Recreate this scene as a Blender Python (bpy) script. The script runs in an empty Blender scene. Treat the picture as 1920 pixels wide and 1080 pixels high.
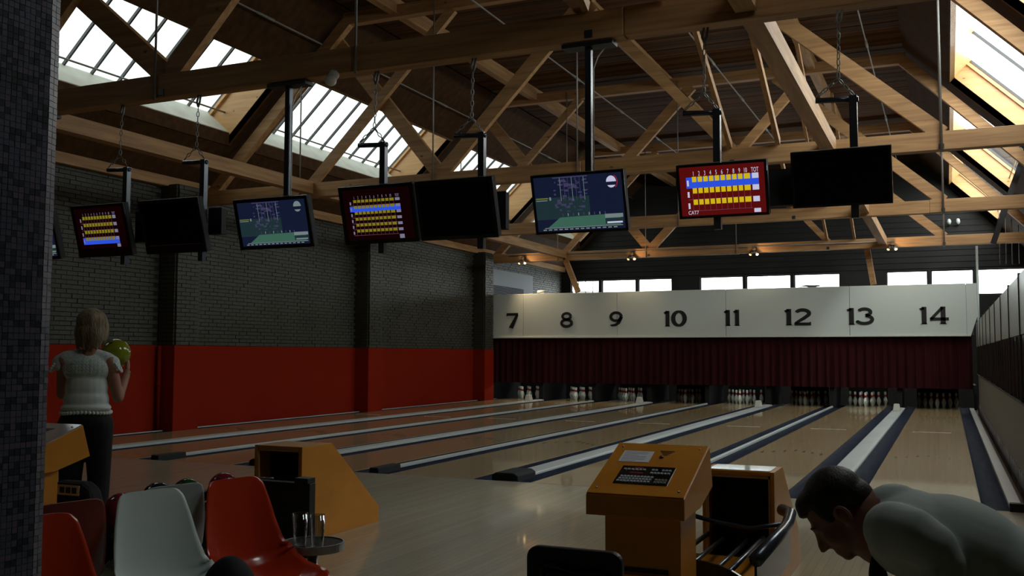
import bpy, bmesh, math, random
from mathutils import Vector, Matrix, Euler
random.seed(7)
PI = math.pi
S = bpy.context.scene
COL = S.collection

# ---------------------------------------------------------------- camera, world, exposure
cam_d = bpy.data.cameras.new('camera'); cam = bpy.data.objects.new('camera', cam_d); COL.objects.link(cam)
cam_d.sensor_width = 36.0; cam_d.lens = 36.0*1840.56/1920.0
cam_d.clip_start = 0.05; cam_d.clip_end = 300
YAW, PITCH, ROLL = 0.4169, 0.0671, 0.00268
CAM = Vector((0.275, -9.886, 1.3866))
Fv = Vector((-math.sin(YAW)*math.cos(PITCH), math.cos(YAW)*math.cos(PITCH), math.sin(PITCH)))
R0 = Vector((math.cos(YAW), math.sin(YAW), 0)); U0 = R0.cross(Fv)
Rv = R0*math.cos(ROLL)+U0*math.sin(ROLL); Uv = -R0*math.sin(ROLL)+U0*math.cos(ROLL)
mw = Matrix((Rv, Uv, -Fv)).transposed().to_4x4(); mw.translation = CAM
cam.matrix_world = mw
S.camera = cam

WORLD_STRENGTH = 9.8
w = bpy.data.worlds.new('overcast_sky'); S.world = w; w.use_nodes = True
nt = w.node_tree; nt.nodes.clear()
wo = nt.nodes.new('ShaderNodeOutputWorld'); bg = nt.nodes.new('ShaderNodeBackground')
tc = nt.nodes.new('ShaderNodeTexCoord'); nz = nt.nodes.new('ShaderNodeTexNoise'); nz.inputs['Scale'].default_value = 1.6
cr = nt.nodes.new('ShaderNodeValToRGB')
cr.color_ramp.elements[0].color = (0.80, 0.88, 0.97, 1); cr.color_ramp.elements[1].color = (1.0, 1.0, 0.97, 1)
nt.links.new(tc.outputs['Generated'], nz.inputs['Vector']); nt.links.new(nz.outputs['Fac'], cr.inputs['Fac'])
nt.links.new(cr.outputs['Color'], bg.inputs['Color']); bg.inputs['Strength'].default_value = WORLD_STRENGTH
nt.links.new(bg.outputs['Background'], wo.inputs['Surface'])
S.view_settings.view_transform = 'Standard'; S.view_settings.look = 'None'
S.view_settings.gamma = 1.0; S.view_settings.use_curve_mapping = False
S.view_settings.exposure = 0.0
S.cycles.max_bounces = 7; S.cycles.diffuse_bounces = 4; S.cycles.glossy_bounces = 3
S.cycles.transparent_max_bounces = 12; S.cycles.transmission_bounces = 6
S.cycles.caustics_reflective = False; S.cycles.caustics_refractive = False
S.cycles.use_denoising = True
S.cycles.sample_clamp_indirect = 4.0

# ---------------------------------------------------------------- helpers
def mat(name, col, rough=0.6, metal=0.0, spec=0.5, emit=None, estr=0.0, coat=0.0, var=None, vscale=3.0, vstretch=(1, 1, 1),
        bump=0.0, bscale=40.0, trans=0.0, detail=3.0):
    m = bpy.data.materials.new(name); m.use_nodes = True
    n = m.node_tree.nodes; l = m.node_tree.links; b = n['Principled BSDF']
    b.inputs['Base Color'].default_value = (*col, 1); b.inputs['Roughness'].default_value = rough
    b.inputs['Metallic'].default_value = metal; b.inputs['Specular IOR Level'].default_value = spec
    b.inputs['Coat Weight'].default_value = coat; b.inputs['Coat Roughness'].default_value = 0.06
    b.inputs['Transmission Weight'].default_value = trans
    if emit: b.inputs['Emission Color'].default_value = (*emit, 1); b.inputs['Emission Strength'].default_value = estr
    if var or bump:
        t = n.new('ShaderNodeTexCoord'); mp = n.new('ShaderNodeMapping'); mp.inputs['Scale'].default_value = vstretch
        l.new(t.outputs['Object'], mp.inputs['Vector'])
    if var:
        z = n.new('ShaderNodeTexNoise'); z.inputs['Scale'].default_value = vscale; z.inputs['Detail'].default_value = detail
        r = n.new('ShaderNodeValToRGB'); r.color_ramp.elements[0].position = 0.3; r.color_ramp.elements[1].position = 0.7
        r.color_ramp.elements[0].color = (*col, 1); r.color_ramp.elements[1].color = (*var, 1)
        l.new(mp.outputs['Vector'], z.inputs['Vector']); l.new(z.outputs['Fac'], r.inputs['Fac'])
        l.new(r.outputs['Color'], b.inputs['Base Color'])
    if bump:
        z2 = n.new('ShaderNodeTexNoise'); z2.inputs['Scale'].default_value = bscale
        bp = n.new('ShaderNodeBump'); bp.inputs['Strength'].default_value = bump; bp.inputs['Distance'].default_value = 0.01
        l.new(mp.outputs['Vector'], z2.inputs['Vector']); l.new(z2.outputs['Fac'], bp.inputs['Height'])
        l.new(bp.outputs['Normal'], b.inputs['Normal'])
    return m

def emat(name, col, s):
    m = bpy.data.materials.new(name); m.use_nodes = True; n = m.node_tree.nodes; n.clear()
    o = n.new('ShaderNodeOutputMaterial'); e = n.new('ShaderNodeEmission'); e.inputs[0].default_value = (*col, 1); e.inputs[1].default_value = s
    g = n.new('ShaderNodeBsdfGlossy'); g.inputs['Roughness'].default_value = 0.12; g.inputs['Color'].default_value = (0.012, 0.012, 0.012, 1)
    a = n.new('ShaderNodeAddShader')
    m.node_tree.links.new(e.outputs[0], a.inputs[0]); m.node_tree.links.new(g.outputs[0], a.inputs[1])
    m.node_tree.links.new(a.outputs[0], o.inputs[0]); return m

def boards_mat(name, cols, width, axis_along, rough, coat, seam=0.35, length=2.2):
    """long narrow floor boards: colour per board, thin seams"""
    m = bpy.data.materials.new(name); m.use_nodes = True
    n = m.node_tree.nodes; l = m.node_tree.links; b = n['Principled BSDF']
    b.inputs['Roughness'].default_value = rough; b.inputs['Coat Weight'].default_value = coat; b.inputs['Coat Roughness'].default_value = 0.05
    t = n.new('ShaderNodeTexCoord'); mp = n.new('ShaderNodeMapping')
    if axis_along == 'Y': mp.inputs['Rotation'].default_value = (0, 0, PI/2)
    br = n.new('ShaderNodeTexBrick'); br.inputs['Scale'].default_value = 1.0
    br.inputs['Brick Width'].default_value = length; br.inputs['Row Height'].default_value = width
    br.inputs['Mortar Size'].default_value = 0.0012; br.inputs['Mortar Smooth'].default_value = 0.2
    br.offset = 0.37; br.inputs['Color1'].default_value = (*cols[0], 1); br.inputs['Color2'].default_value = (*cols[1], 1)
    br.inputs['Mortar'].default_value = (*[c*seam for c in cols[0]], 1); br.inputs['Bias'].default_value = 0.0
    l.new(t.outputs['Object'], mp.inputs['Vector']); l.new(mp.outputs['Vector'], br.inputs['Vector'])
    z = n.new('ShaderNodeTexNoise'); mp2 = n.new('ShaderNodeMapping'); mp2.inputs['Scale'].default_value = (6, 0.35, 1) if axis_along == 'Y' else (0.35, 6, 1)
    z.inputs['Scale'].default_value = 2.0; z.inputs['Detail'].default_value = 4
    l.new(t.outputs['Object'], mp2.inputs['Vector']); l.new(mp2.outputs['Vector'], z.inputs['Vector'])
    mx = n.new('ShaderNodeMixRGB'); mx.blend_type = 'MULTIPLY'; mx.inputs[0].default_value = 0.45
    l.new(br.outputs['Color'], mx.inputs[1]); l.new(z.outputs['Fac'], mx.inputs[2]); l.new(mx.outputs[0], b.inputs['Base Color'])
    return m

def wood_mat(name, c1, c2, axis, rough=0.6, coat=0.0, knots=True):
    """grain runs along an object axis, with a few dark knots"""
    m = bpy.data.materials.new(name); m.use_nodes = True
    n = m.node_tree.nodes; l = m.node_tree.links; b = n['Principled BSDF']
    b.inputs['Roughness'].default_value = rough; b.inputs['Coat Weight'].default_value = coat; b.inputs['Coat Roughness'].default_value = 0.15
    t = n.new('ShaderNodeTexCoord'); mp = n.new('ShaderNodeMapping')
    sc = [9.0, 9.0, 9.0]; sc['XYZ'.index(axis)] = 0.6; mp.inputs['Scale'].default_value = sc
    l.new(t.outputs['Object'], mp.inputs['Vector'])
    z = n.new('ShaderNodeTexNoise'); z.inputs['Scale'].default_value = 1.6; z.inputs['Detail'].default_value = 5; z.inputs['Distortion'].default_value = 0.6
    l.new(mp.outputs['Vector'], z.inputs['Vector'])
    r = n.new('ShaderNodeValToRGB'); r.color_ramp.elements[0].position = 0.3; r.color_ramp.elements[1].position = 0.72
    r.color_ramp.elements[0].color = (*c1, 1); r.color_ramp.elements[1].color = (*c2, 1)
    l.new(z.outputs['Fac'], r.inputs['Fac']); out = r.outputs['Color']
    if knots:
        v = n.new('ShaderNodeTexVoronoi'); v.inputs['Scale'].default_value = 2.3
        mp3 = n.new('ShaderNodeMapping'); s3 = [1.6, 1.6, 1.6]; s3['XYZ'.index(axis)] = 0.9; mp3.inputs['Scale'].default_value = s3
        l.new(t.outputs['Object'], mp3.inputs['Vector']); l.new(mp3.outputs['Vector'], v.inputs['Vector'])
        k = n.new('ShaderNodeValToRGB'); k.color_ramp.elements[0].position = 0.03; k.color_ramp.elements[1].position = 0.085
        k.color_ramp.elements[0].color = (0.25, 0.2, 0.18, 1); k.color_ramp.elements[1].color = (1, 1, 1, 1)
        l.new(v.outputs['Distance'], k.inputs['Fac'])
        mx = n.new('ShaderNodeMixRGB'); mx.blend_type = 'MULTIPLY'; mx.inputs[0].default_value = 1
        l.new(out, mx.inputs[1]); l.new(k.outputs['Color'], mx.inputs[2]); out = mx.outputs[0]
    l.new(out, b.inputs['Base Color'])
    return m

class MB:
    def __init__(s): s.v = []; s.f = []; s.m = []; s.sm = []
    def add(s, vs, fs, mi=0, smooth=False):
        o = len(s.v); s.v += [tuple(q) for q in vs]
        for f in fs: s.f.append([i+o for i in f]); s.m.append(mi); s.sm.append(smooth)
        return s
    def box(s, x0, x1, y0, y1, z0, z1, mi=0):
        vs = [(x, y, z) for z in (z0, z1) for y in (y0, y1) for x in (x0, x1)]
        return s.add(vs, [(0, 2, 3, 1), (4, 5, 7, 6), (0, 1, 5, 4), (2, 6, 7, 3), (0, 4, 6, 2), (1, 3, 7, 5)], mi)
    def cbox(s, c, d, mi=0, rot=None):
        hx, hy, hz = d[0]/2, d[1]/2, d[2]/2
        vs = [Vector((x, y, z)) for z in (-hz, hz) for y in (-hy, hy) for x in (-hx, hx)]
        if rot is not None: vs = [rot @ v for v in vs]
        vs = [v+Vector(c) for v in vs]
        return s.add(vs, [(0, 2, 3, 1), (4, 5, 7, 6), (0, 1, 5, 4), (2, 6, 7, 3), (0, 4, 6, 2), (1, 3, 7, 5)], mi)
    def beam(s, a, b, wd, ht, side=(0, 1, 0), mi=0):
        """box from a to b; wd along side, ht across"""
        a = Vector(a); b = Vector(b); d = (b-a).normalized(); sd = Vector(side); sd = (sd-d*sd.dot(d)).normalized(); up = d.cross(sd)
        vs = []
        for p in (a, b):
            for su, ss in ((-1, -1), (-1, 1), (1, 1), (1, -1)): vs.append(p+up*su*ht/2+sd*ss*wd/2)
        return s.add(vs, [(0, 1, 2, 3), (7, 6, 5, 4), (0, 4, 5, 1), (1, 5, 6, 2), (2, 6, 7, 3), (3, 7, 4, 0)], mi)
    def prism(s, poly, axis, a0, a1, mi=0):
        """poly: 2D points in the two other axes (in xyz order), extruded along axis"""
        n = len(poly); vs = []
        for a in (a0, a1):
            for p, q in poly:
                vs.append({'x': (a, p, q), 'y': (p, a, q), 'z': (p, q, a)}[axis])
        fs = [tuple(range(n))[::-1], tuple(range(n, 2*n))]+[(i, (i+1) % n, n+(i+1) % n, n+i) for i in range(n)]
        return s.add(vs, fs, mi)
    def tube(s, pts, r, n=8, mi=0, smooth=True, cap=True):
        pts = [Vector(p) for p in pts]; rs = r if isinstance(r, (list, tuple)) else [r]*len(pts)
        vs = []; prev = None
        for i, p in enumerate(pts):
            d = (pts[min(i+1, len(pts)-1)]-pts[max(i-1, 0)]).normalized()
            if prev is None: prev = d.orthogonal().normalized()
            x = (prev-d*prev.dot(d)).normalized(); y = d.cross(x); prev = x
            for k in range(n):
                a = 2*PI*k/n; vs.append(p+(x*math.cos(a)+y*math.sin(a))*rs[i])
        fs = [(i*n+k, i*n+(k+1) % n, (i+1)*n+(k+1) % n, (i+1)*n+k) for i in range(len(pts)-1) for k in range(n)]
        if cap: fs += [tuple(range(n))[::-1], tuple((len(pts)-1)*n+k for k in range(n))]
        return s.add(vs, fs, mi, smooth)
    def lathe(s, prof, c=(0, 0, 0), n=16, mi=0, smooth=True):
        vs = []
        for r, z in prof:
            for k in range(n):
                a = 2*PI*k/n; vs.append((c[0]+r*math.cos(a), c[1]+r*math.sin(a), c[2]+z))
        fs = [(i*n+k, i*n+(k+1) % n, (i+1)*n+(k+1) % n, (i+1)*n+k) for i in range(len(prof)-1) for k in range(n)]
        return s.add(vs, fs, mi, smooth)
    def grid(s, fn, nu, nv, mi=0, smooth=True, flip=False):
        vs = [fn(i/nu, j/nv) for i in range(nu+1) for j in range(nv+1)]
        fs = []
        for i in range(nu):
            for j in range(nv):
                a = i*(nv+1)+j; q = (a, a+nv+1, a+nv+2, a+1); fs.append(q[::-1] if flip else q)
        return s.add(vs, fs, mi, smooth)
    def sphere(s, c, r, nu=16, nv=10, mi=0):
        r = r if isinstance(r, (tuple, list)) else (r, r, r)
        vs = []
        for j in range(nv+1):
            ph = PI*j/nv
            for i in range(nu):
                a = 2*PI*i/nu; vs.append((c[0]+r[0]*math.sin(ph)*math.cos(a), c[1]+r[1]*math.sin(ph)*math.sin(a), c[2]+r[2]*math.cos(ph)))
        fs = [(j*nu+i, (j+1)*nu+i, (j+1)*nu+(i+1) % nu, j*nu+(i+1) % nu) for j in range(nv) for i in range(nu)]
        return s.add(vs, fs, mi, True)

def mesh_of(name, mb, mats, origin=(0, 0, 0)):
    me = bpy.data.meshes.new(name)
    ox, oy, oz = origin
    me.from_pydata([(x-ox, y-oy, z-oz) for x, y, z in mb.v], [], mb.f)
    for m in (mats if isinstance(mats, (list, tuple)) else [mats]): me.materials.append(m)
    me.polygons.foreach_set('material_index', mb.m); me.polygons.foreach_set('use_smooth', mb.sm)
    me.update(); return me

def obj(name, mb, mats, parent=None, label=None, cat=None, group=None, kind=None, origin=None, bevel=0.0):
    """mesh in world coordinates; a child's mesh is stored relative to its parent's place"""
    if parent is not None:
        org = wloc(parent)
    else:
        org = origin or (0, 0, 0)
    o = bpy.data.objects.new(name, mesh_of(name, mb, mats, org)); COL.objects.link(o)
    if parent is not None: o.parent = parent
    else: o.location = org
    tag(o, label, cat, group, kind)
    if bevel:
        b = o.modifiers.new('bevel', 'BEVEL'); b.width = bevel; b.segments = 2; b.limit_method = 'ANGLE'
    return o

def wloc(o):
    v = Vector((0, 0, 0)); q = o
    while q is not None: v += Vector(q.location); q = q.parent
    return tuple(v)

def tag(o, label=None, cat=None, group=None, kind=None):
    if label: o['label'] = label
    if cat: o['category'] = cat
    if group: o['group'] = group
    if kind: o['kind'] = kind
    return o

def thing(name, loc, label, cat, group=None):
    o = bpy.data.objects.new(name, None); COL.objects.link(o); o.location = loc; o.empty_display_size = 0.1
    return tag(o, label, cat, group)

def copy_tree(o, parent=None):
    c = o.copy(); COL.objects.link(c); c.parent = parent
    for ch in list(o.children): copy_tree(ch, c)
    return c

def place_copy(proto, loc, label, group=None, rotz=None):
    c = copy_tree(proto); c.location = loc
    if rotz is not None: c.rotation_euler = (0, 0, rotz)
    c['label'] = label
    if group: c['group'] = group
    return c

def struct(name, mb, m, parent=None, **k):
    o = obj(name, mb, m, parent, **k)
    if parent is None: o['kind'] = 'structure'
    return o

def text_mesh(body, size, mats, name, parent, matrix, extrude=0.002, align='CENTER', sx=1.0, bold=0.0):
    cu = bpy.data.curves.new('lettering', 'FONT'); cu.body = body; cu.size = size; cu.extrude = extrude; cu.align_x = align
    cu.offset = bold; cu.resolution_u = 4
    t = bpy.data.objects.new('lettering_tmp', cu); COL.objects.link(t)
    dg = bpy.context.evaluated_depsgraph_get(); me = bpy.data.meshes.new_from_object(t.evaluated_get(dg))
    bpy.data.objects.remove(t); bpy.data.curves.remove(cu)
    mt = matrix @ Matrix.Diagonal((sx, 1, 1, 1)); me.transform(mt)
    o = bpy.data.objects.new(name, me); me.materials.clear(); me.materials.append(mats); me.name = name
    COL.objects.link(o)
    if parent is not None:
        me.transform(Matrix.Translation(-Vector(wloc(parent)))); o.parent = parent
    return o

def blob(name, prims, voxel, mats, parent=None, smooth=6, label=None, assign=None, factor=0.5):
    """one continuous skin over overlapping ellipsoids and tapered limbs"""
    mb = MB()
    for p in prims:
        if p[0] == 'e':                          # ellipsoid: centre, radii, rotation
            tmp = MB(); tmp.sphere((0, 0, 0), p[2], 20, 14)
            rot = p[3] if len(p) > 3 else Matrix.Identity(3)
            vs = [rot @ Vector(v)+Vector(p[1]) for v in tmp.v]; mb.add(vs, tmp.f)
        else:                                    # limb: points and radii
            pts = [Vector(q) for q in p[1]]; rs = p[2]
            for i in range(len(pts)-1):
                a, b = pts[i], pts[i+1]; L = (b-a).length; n = max(2, int(L/max(0.006, min(rs[i], rs[i+1])*0.7)))
                mb.tube([a+(b-a)*k/n for k in range(n+1)], [rs[i]+(rs[i+1]-rs[i])*k/n for k in range(n+1)], 14)
            for q, r in zip(pts, rs): tmp = MB(); tmp.sphere(tuple(q), r, 14, 9); mb.add(tmp.v, tmp.f)
    org = wloc(parent) if parent is not None else (0, 0, 0)
    me = mesh_of(name+'_raw', mb, [mats] if not isinstance(mats, (list, tuple)) else mats, org)
    t = bpy.data.objects.new('tmp', me); COL.objects.link(t)
    rm = t.modifiers.new('r', 'REMESH'); rm.mode = 'VOXEL'; rm.voxel_size = voxel; rm.use_smooth_shade = True
    if smooth:
        sm = t.modifiers.new('s', 'SMOOTH'); sm.iterations = smooth; sm.factor = factor
    dg = bpy.context.evaluated_depsgraph_get(); dg.update()
    nm = bpy.data.meshes.new_from_object(t.evaluated_get(dg)); nm.name = name
    bpy.data.objects.remove(t); bpy.data.meshes.remove(me)
    for pl in nm.polygons: pl.use_smooth = True
    if assign:
        o3 = Vector(org)
        for pl in nm.polygons: pl.material_index = assign(pl.center+o3)
    if not nm.materials:
        for m in (mats if isinstance(mats, (list, tuple)) else [mats]): nm.materials.append(m)
    o = bpy.data.objects.new(name, nm); COL.objects.link(o)
    if parent is not None: o.parent = parent
    if label: o['label'] = label
    return o

# ---------------------------------------------------------------- materials
M = {}
M['beam'] = wood_mat('timber_x', (0.28, 0.14, 0.055), (0.50, 0.285, 0.12), 'X')
M['beam_y'] = wood_mat('timber_y', (0.28, 0.14, 0.055), (0.50, 0.285, 0.12), 'Y')
M['well'] = wood_mat('well_board', (0.52, 0.27, 0.10), (0.66, 0.38, 0.16), 'X', rough=0.35)
M['deck'] = mat('deck_plank', (0.075, 0.032, 0.009), 0.8, spec=.15, var=(0.13, 0.058, 0.018), vscale=1.3, vstretch=(0.4, 6, 6))
M['deck2'] = mat('deck_plank_dark', (0.045, 0.020, 0.006), 0.8, spec=.15, var=(0.08, 0.038, 0.013), vscale=1.3, vstretch=(0.4, 6, 6))
M['dark_gap'] = mat('dark_backing', (0.02, 0.015, 0.01), 0.9)
M['brick'] = mat('painted_brick', (0.038, 0.038, 0.028), 0.5, spec=.35, var=(0.060, 0.060, 0.046), vscale=1.2, bump=0.6, bscale=60)
M['mortar'] = mat('dark_mortar', (0.018, 0.018, 0.015), 0.9)
M['red_wall'] = mat('red_paint', (0.215, 0.010, 0.0006), 0.8, spec=.12, var=(0.25, 0.014, 0.0008), vscale=0.7, bump=0.15, bscale=30)
M['dark_wall'] = mat('dark_wall', (0.07, 0.07, 0.07), 0.8, var=(0.10, 0.10, 0.10), vscale=0.8)
M['siding'] = mat('dark_siding', (0.022, 0.021, 0.020), 0.7, spec=.2, var=(0.034, 0.033, 0.032), vscale=0.8)
M['pale'] = mat('masking_white', (0.66, 0.72, 0.68), 0.6, var=(0.70, 0.76, 0.72), vscale=0.5)
M['black'] = mat('black_paint', (0.012, 0.012, 0.013), 0.5)
M['gloss_black'] = mat('gloss_black', (0.008, 0.008, 0.009), 0.15)
M['soft_black'] = mat('soft_black', (0.010, 0.010, 0.011), 0.8)
M['curtain'] = mat('burgundy_cloth', (0.036, 0.006, 0.009), 0.9, spec=.1, var=(0.055, 0.010, 0.014), vscale=1.0, vstretch=(1, 1, .2))
M['gutter'] = mat('gutter_blue_black', (0.010, 0.014, 0.025), 0.6, var=(0.022, 0.028, 0.046), vscale=4, vstretch=(3, .4, 1), spec=0.03)
M['cap'] = mat('cap_grey', (0.55, 0.57, 0.56), 0.42, var=(0.44, 0.46, 0.45), vscale=2, vstretch=(2, .3, 1))
M['white_plastic'] = mat('white_plastic', (0.72, 0.72, 0.66), 0.4)
M['lane'] = boards_mat('lane_maple', ((0.50, 0.35, 0.175), (0.58, 0.42, 0.22)), 0.0268, 'Y', 0.24, 0.5)
M['lane_pale'] = boards_mat('lane_head_maple', ((0.50, 0.36, 0.19), (0.58, 0.43, 0.24)), 0.0268, 'Y', 0.22, 0.75)
M['approach'] = boards_mat('approach_maple', ((0.48, 0.41, 0.27), (0.56, 0.49, 0.33)), 0.055, 'Y', 0.28, 0.6)
M['hood'] = mat('varnished_ply', (0.56, 0.20, 0.012), 0.38, var=(0.68, 0.27, 0.02), vscale=2.2, vstretch=(1, 1, 2.2), coat=0.25)
M['hood_edge'] = mat('ply_edge', (0.62, 0.36, 0.13), 0.5)
M['metal'] = mat('steel', (0.45, 0.45, 0.45), 0.35, metal=0.9)
M['galv'] = mat('galvanised', (0.24, 0.235, 0.22), 0.5, metal=0.4)
M['dark_metal'] = mat('dark_metal', (0.16, 0.17, 0.18), 0.3, metal=0.9)
M['rail'] = mat('dark_rail', (0.06, 0.07, 0.085), 0.25, metal=0.5)
M['orange_shell'] = mat('orange_shell', (0.46, 0.035, 0.008), 0.22, coat=0.4)
M['dark_red_shell'] = mat('dark_red_shell', (0.16, 0.018, 0.008), 0.4)
M['white_shell'] = mat('grey_white_shell', (0.58, 0.65, 0.61), 0.38)
M['grey_shell'] = mat('grey_shell', (0.32, 0.37, 0.35), 0.38)
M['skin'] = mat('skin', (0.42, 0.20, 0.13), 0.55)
M['skin2'] = mat('skin_darker', (0.36, 0.16, 0.10), 0.55)  # slightly darker skin tone
M['hair_brown'] = mat('dark_brown_hair', (0.022, 0.014, 0.010), 0.55, var=(0.04, 0.026, 0.018), vscale=18, vstretch=(3, 3, .5), bump=0.25, bscale=60)
M['hair_blond'] = mat('streaked_hair', (0.10, 0.065, 0.03), 0.6, var=(0.42, 0.33, 0.19), vscale=9, vstretch=(4, 4, .7), bump=0.7, bscale=45)
M['tee'] = mat('grey_tee', (0.54, 0.61, 0.57), 0.85, var=(0.62, 0.69, 0.65), vscale=4, bump=0.2, bscale=14)
M['blouse'] = mat('white_blouse', (0.80, 0.88, 0.84), 0.8)
M['lace'] = mat('lace', (0.52, 0.60, 0.56), 0.9, var=(0.80, 0.88, 0.84), vscale=70)
M['trouser'] = mat('black_trousers', (0.01, 0.01, 0.012), 0.8)
M['jeans'] = mat('dark_jeans', (0.03, 0.035, 0.05), 0.8)

M['tile_a'] = mat('mosaic_tile', (0.070, 0.075, 0.100), 0.3, var=(0.12, 0.12, 0.16), vscale=9)
M['tile_b'] = mat('mosaic_tile_dark', (0.03, 0.034, 0.042), 0.3)
M['tile_c'] = mat('mosaic_tile_plum', (0.13, 0.105, 0.145), 0.3)
M['grout'] = mat('pale_grout', (0.30, 0.30, 0.34), 0.8)
M['part_metal'] = mat('pale_panel_metal', (0.50, 0.57, 0.56), 0.35, metal=0.2)
M['part_dark'] = mat('smoked_panel', (0.030, 0.026, 0.028), 0.18)
M['part_low'] = mat('grey_board', (0.28, 0.28, 0.26), 0.6)
M['mural'] = mat('mural_strip', (0.025, 0.022, 0.03), 0.5, var=(0.60, 0.60, 0.66), vscale=4.5, vstretch=(1, 2.2, 1.3), detail=1)
M['brown_floor'] = mat('brown_board', (0.075, 0.045, 0.025), 0.5)
M['eye'] = mat('eye_white', (.35, .33, .30), .3)
M['dull_board'] = mat('dull_board', (.26, .29, .32), .6)
M['paper'] = mat('paper', (0.72, 0.72, 0.76), 0.6)
M['key'] = mat('grey_key', (0.42, 0.44, 0.46), 0.5)
M['key_olive'] = mat('olive_key', (0.20, 0.21, 0.13), 0.5)
M['red_ink'] = mat('red_ink', (0.5, 0.02, 0.02), 0.5)
M['ink'] = mat('grey_ink', (0.25, 0.25, 0.3), 0.6)
M['pin_white'] = mat('pin_white', (0.75, 0.78, 0.72), 0.25, coat=0.5)
M['pin_red'] = mat('pin_red', (0.55, 0.03, 0.04), 0.3)
M['ledge'] = mat('white_ledge', (0.62, 0.63, 0.56), 0.6, var=(0.5, 0.5, 0.44), vscale=3)
M['bar'] = mat('glazing_bar', (0.05, 0.05, 0.055), 0.5)

def glazing(name, alpha=0.9, col=(1, 1, 1)):
    m = bpy.data.materials.new(name); m.use_nodes = True; n = m.node_tree.nodes; n.clear()
    o = n.new('ShaderNodeOutputMaterial'); t = n.new('ShaderNodeBsdfTransparent'); g = n.new('ShaderNodeBsdfGlossy')
    g.inputs['Roughness'].default_value = 0.08; x = n.new('ShaderNodeMixShader'); x.inputs[0].default_value = 1-alpha
    t.inputs[0].default_value = (*col, 1)
    l = m.node_tree.links; l.new(t.outputs[0], x.inputs[1]); l.new(g.outputs[0], x.inputs[2]); l.new(x.outputs[0], o.inputs[0])
    return m
M['glass'] = glazing('skylight_glass', 0.95, (0.95, 0.97, 0.95))
M['glass_left'] = glazing('dimming_skylight_glass', 0.95, (0.42, 0.44, 0.42))  # left panes tinted dark to cut the daylight from that side
M['glass_clear'] = glazing('drinking_glass', 0.85, (0.86, 0.9, 0.92))
_n = M['glass_clear'].node_tree; _f = _n.nodes.new('ShaderNodeLayerWeight'); _f.inputs[0].default_value = .35
for _x in _n.nodes:
    if _x.type == 'MIX_SHADER': _n.links.new(_f.outputs['Facing'], _x.inputs[0])
    if _x.type == 'BSDF_GLOSSY': _x.inputs['Roughness'].default_value = .04

# ================================================================ THE SHELL
XL, XR, YB, YF = -12.78, 2.75, -14.0, 24.15
RED_Z = 1.524
TR = [-8.05, -1.62, 4.80, 11.25, 17.72]          # truss lines
# roof section: left slope, flat, right slope (underside)
A0, A1, A2, A3 = (-12.85, 4.40), (-9.50, 7.60), (-0.40, 7.60), (2.80, 4.42)

fl = MB().box(-13.2, 3.2, YB, -4.6, -0.3, -0.0)
floor = struct('floor', fl, M['approach'])
ap = MB().box(XL, XR, -4.6, 0.0, -0.30, 0.0)
approach = struct('floor', ap, M['approach'])
sub = MB().box(XL-.3, XR+.3, 0.0, YF+.2, -0.45, -0.30); struct('floor', sub, M['dark_wall'])
# fine dark line where the approach boards change (foul line)
foul = MB().box(XL, 0.86, -0.012, 0.0, -0.001, 0.0012); obj('foul_line', foul, M['ink'], approach)

# left wall: red painted base, brick above
lw = MB().box(XL-.30, XL, YB, YF+.2, -0.3, 4.75)
wall_left = struct('wall_left', lw, M['mortar'])
rw_ = MB().box(XL, XL+.035, YB, 17.2, 0.0, RED_Z); obj('red_painted_base', rw_, M['red_wall'], wall_left, label='red painted lower part of the brick wall')
# pilasters
PIL = [3.79, 10.24, 16.69, -2.66, -9.1]
pil_objs = []
for i, y in enumerate(PIL):
    pb = MB().box(XL, -12.40, y, y+.57, RED_Z, 4.45); p = obj('pilaster', pb, M['mortar'], wall_left)
    pr = MB().box(XL+.03, -12.365, y-.035, y+.605, 0.0, RED_Z); obj('pilaster_base', pr, M['red_wall'], wall_left, label='red painted foot of the pilaster')
    pil_objs.append(p)
# bricks
bk_mesh = mesh_of('brick', MB().box(0, .034, -.108, .108, -.032, .032), M['brick'])
bkh_mesh = mesh_of('brick_header', MB().box(0, .034, -.053, .053, -.032, .032), M['brick'])
rest = MB(); nb = 0
row = 0; z = RED_Z+.04
while z < 4.42:
    y = -13.6+(0.1125 if row % 2 else 0.0)
    while y < 23.9:
        blocked = any(py-.09 < y < py+.57+.09 for py in PIL)
        if not blocked:
            dx = random.uniform(-.007, .004)
            if 1.5 < y < 3.68 and z < 3.2 and nb < 240:
                b = bpy.data.objects.new('brick', bk_mesh); COL.objects.link(b); b.parent = wall_left; b.location = (XL+dx, y, z); nb += 1
            else:
                rest.box(XL, XL+.034+dx, y-.108, y+.108, z-.032, z+.032)
        y += 0.225
    row += 1; z += 0.0745
obj('brickwork', rest, M['brick'], wall_left, kind='stuff')
rest = MB(); row = 0; z = RED_Z+.04; nb = 0
while z < 4.42:
    for py in PIL:
        offs = (0.0, 0.225, 0.45) if row % 2 else (0.1125, 0.3375)
        segs = [(0, .216), (.225, .441), (.45, .57)] if row % 2 else [(0, .104), (.113, .329), (.338, .57)]
        for a, b_ in segs:
            dx = random.uniform(-.006, .004)
            if py == PIL[0] and nb < 55 and z < 3.0 and abs((b_-a)-.216) < .001:
                b = bpy.data.objects.new('brick', bk_mesh); COL.objects.link(b); b.parent = wall_left; b.location = (-12.40+dx, py+(a+b_)/2, z); nb += 1
            else: rest.box(-12.40, -12.366+dx, py+a, py+b_, z-.032, z+.032)
        for xx in (-12.76, -12.58):
            rest.box(xx, xx+.17, py-.03, py, z-.032, z+.032)
    row += 1; z += 0.0745
obj('pilaster_brickwork', rest, M['brick'], wall_left, kind='stuff')
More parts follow.
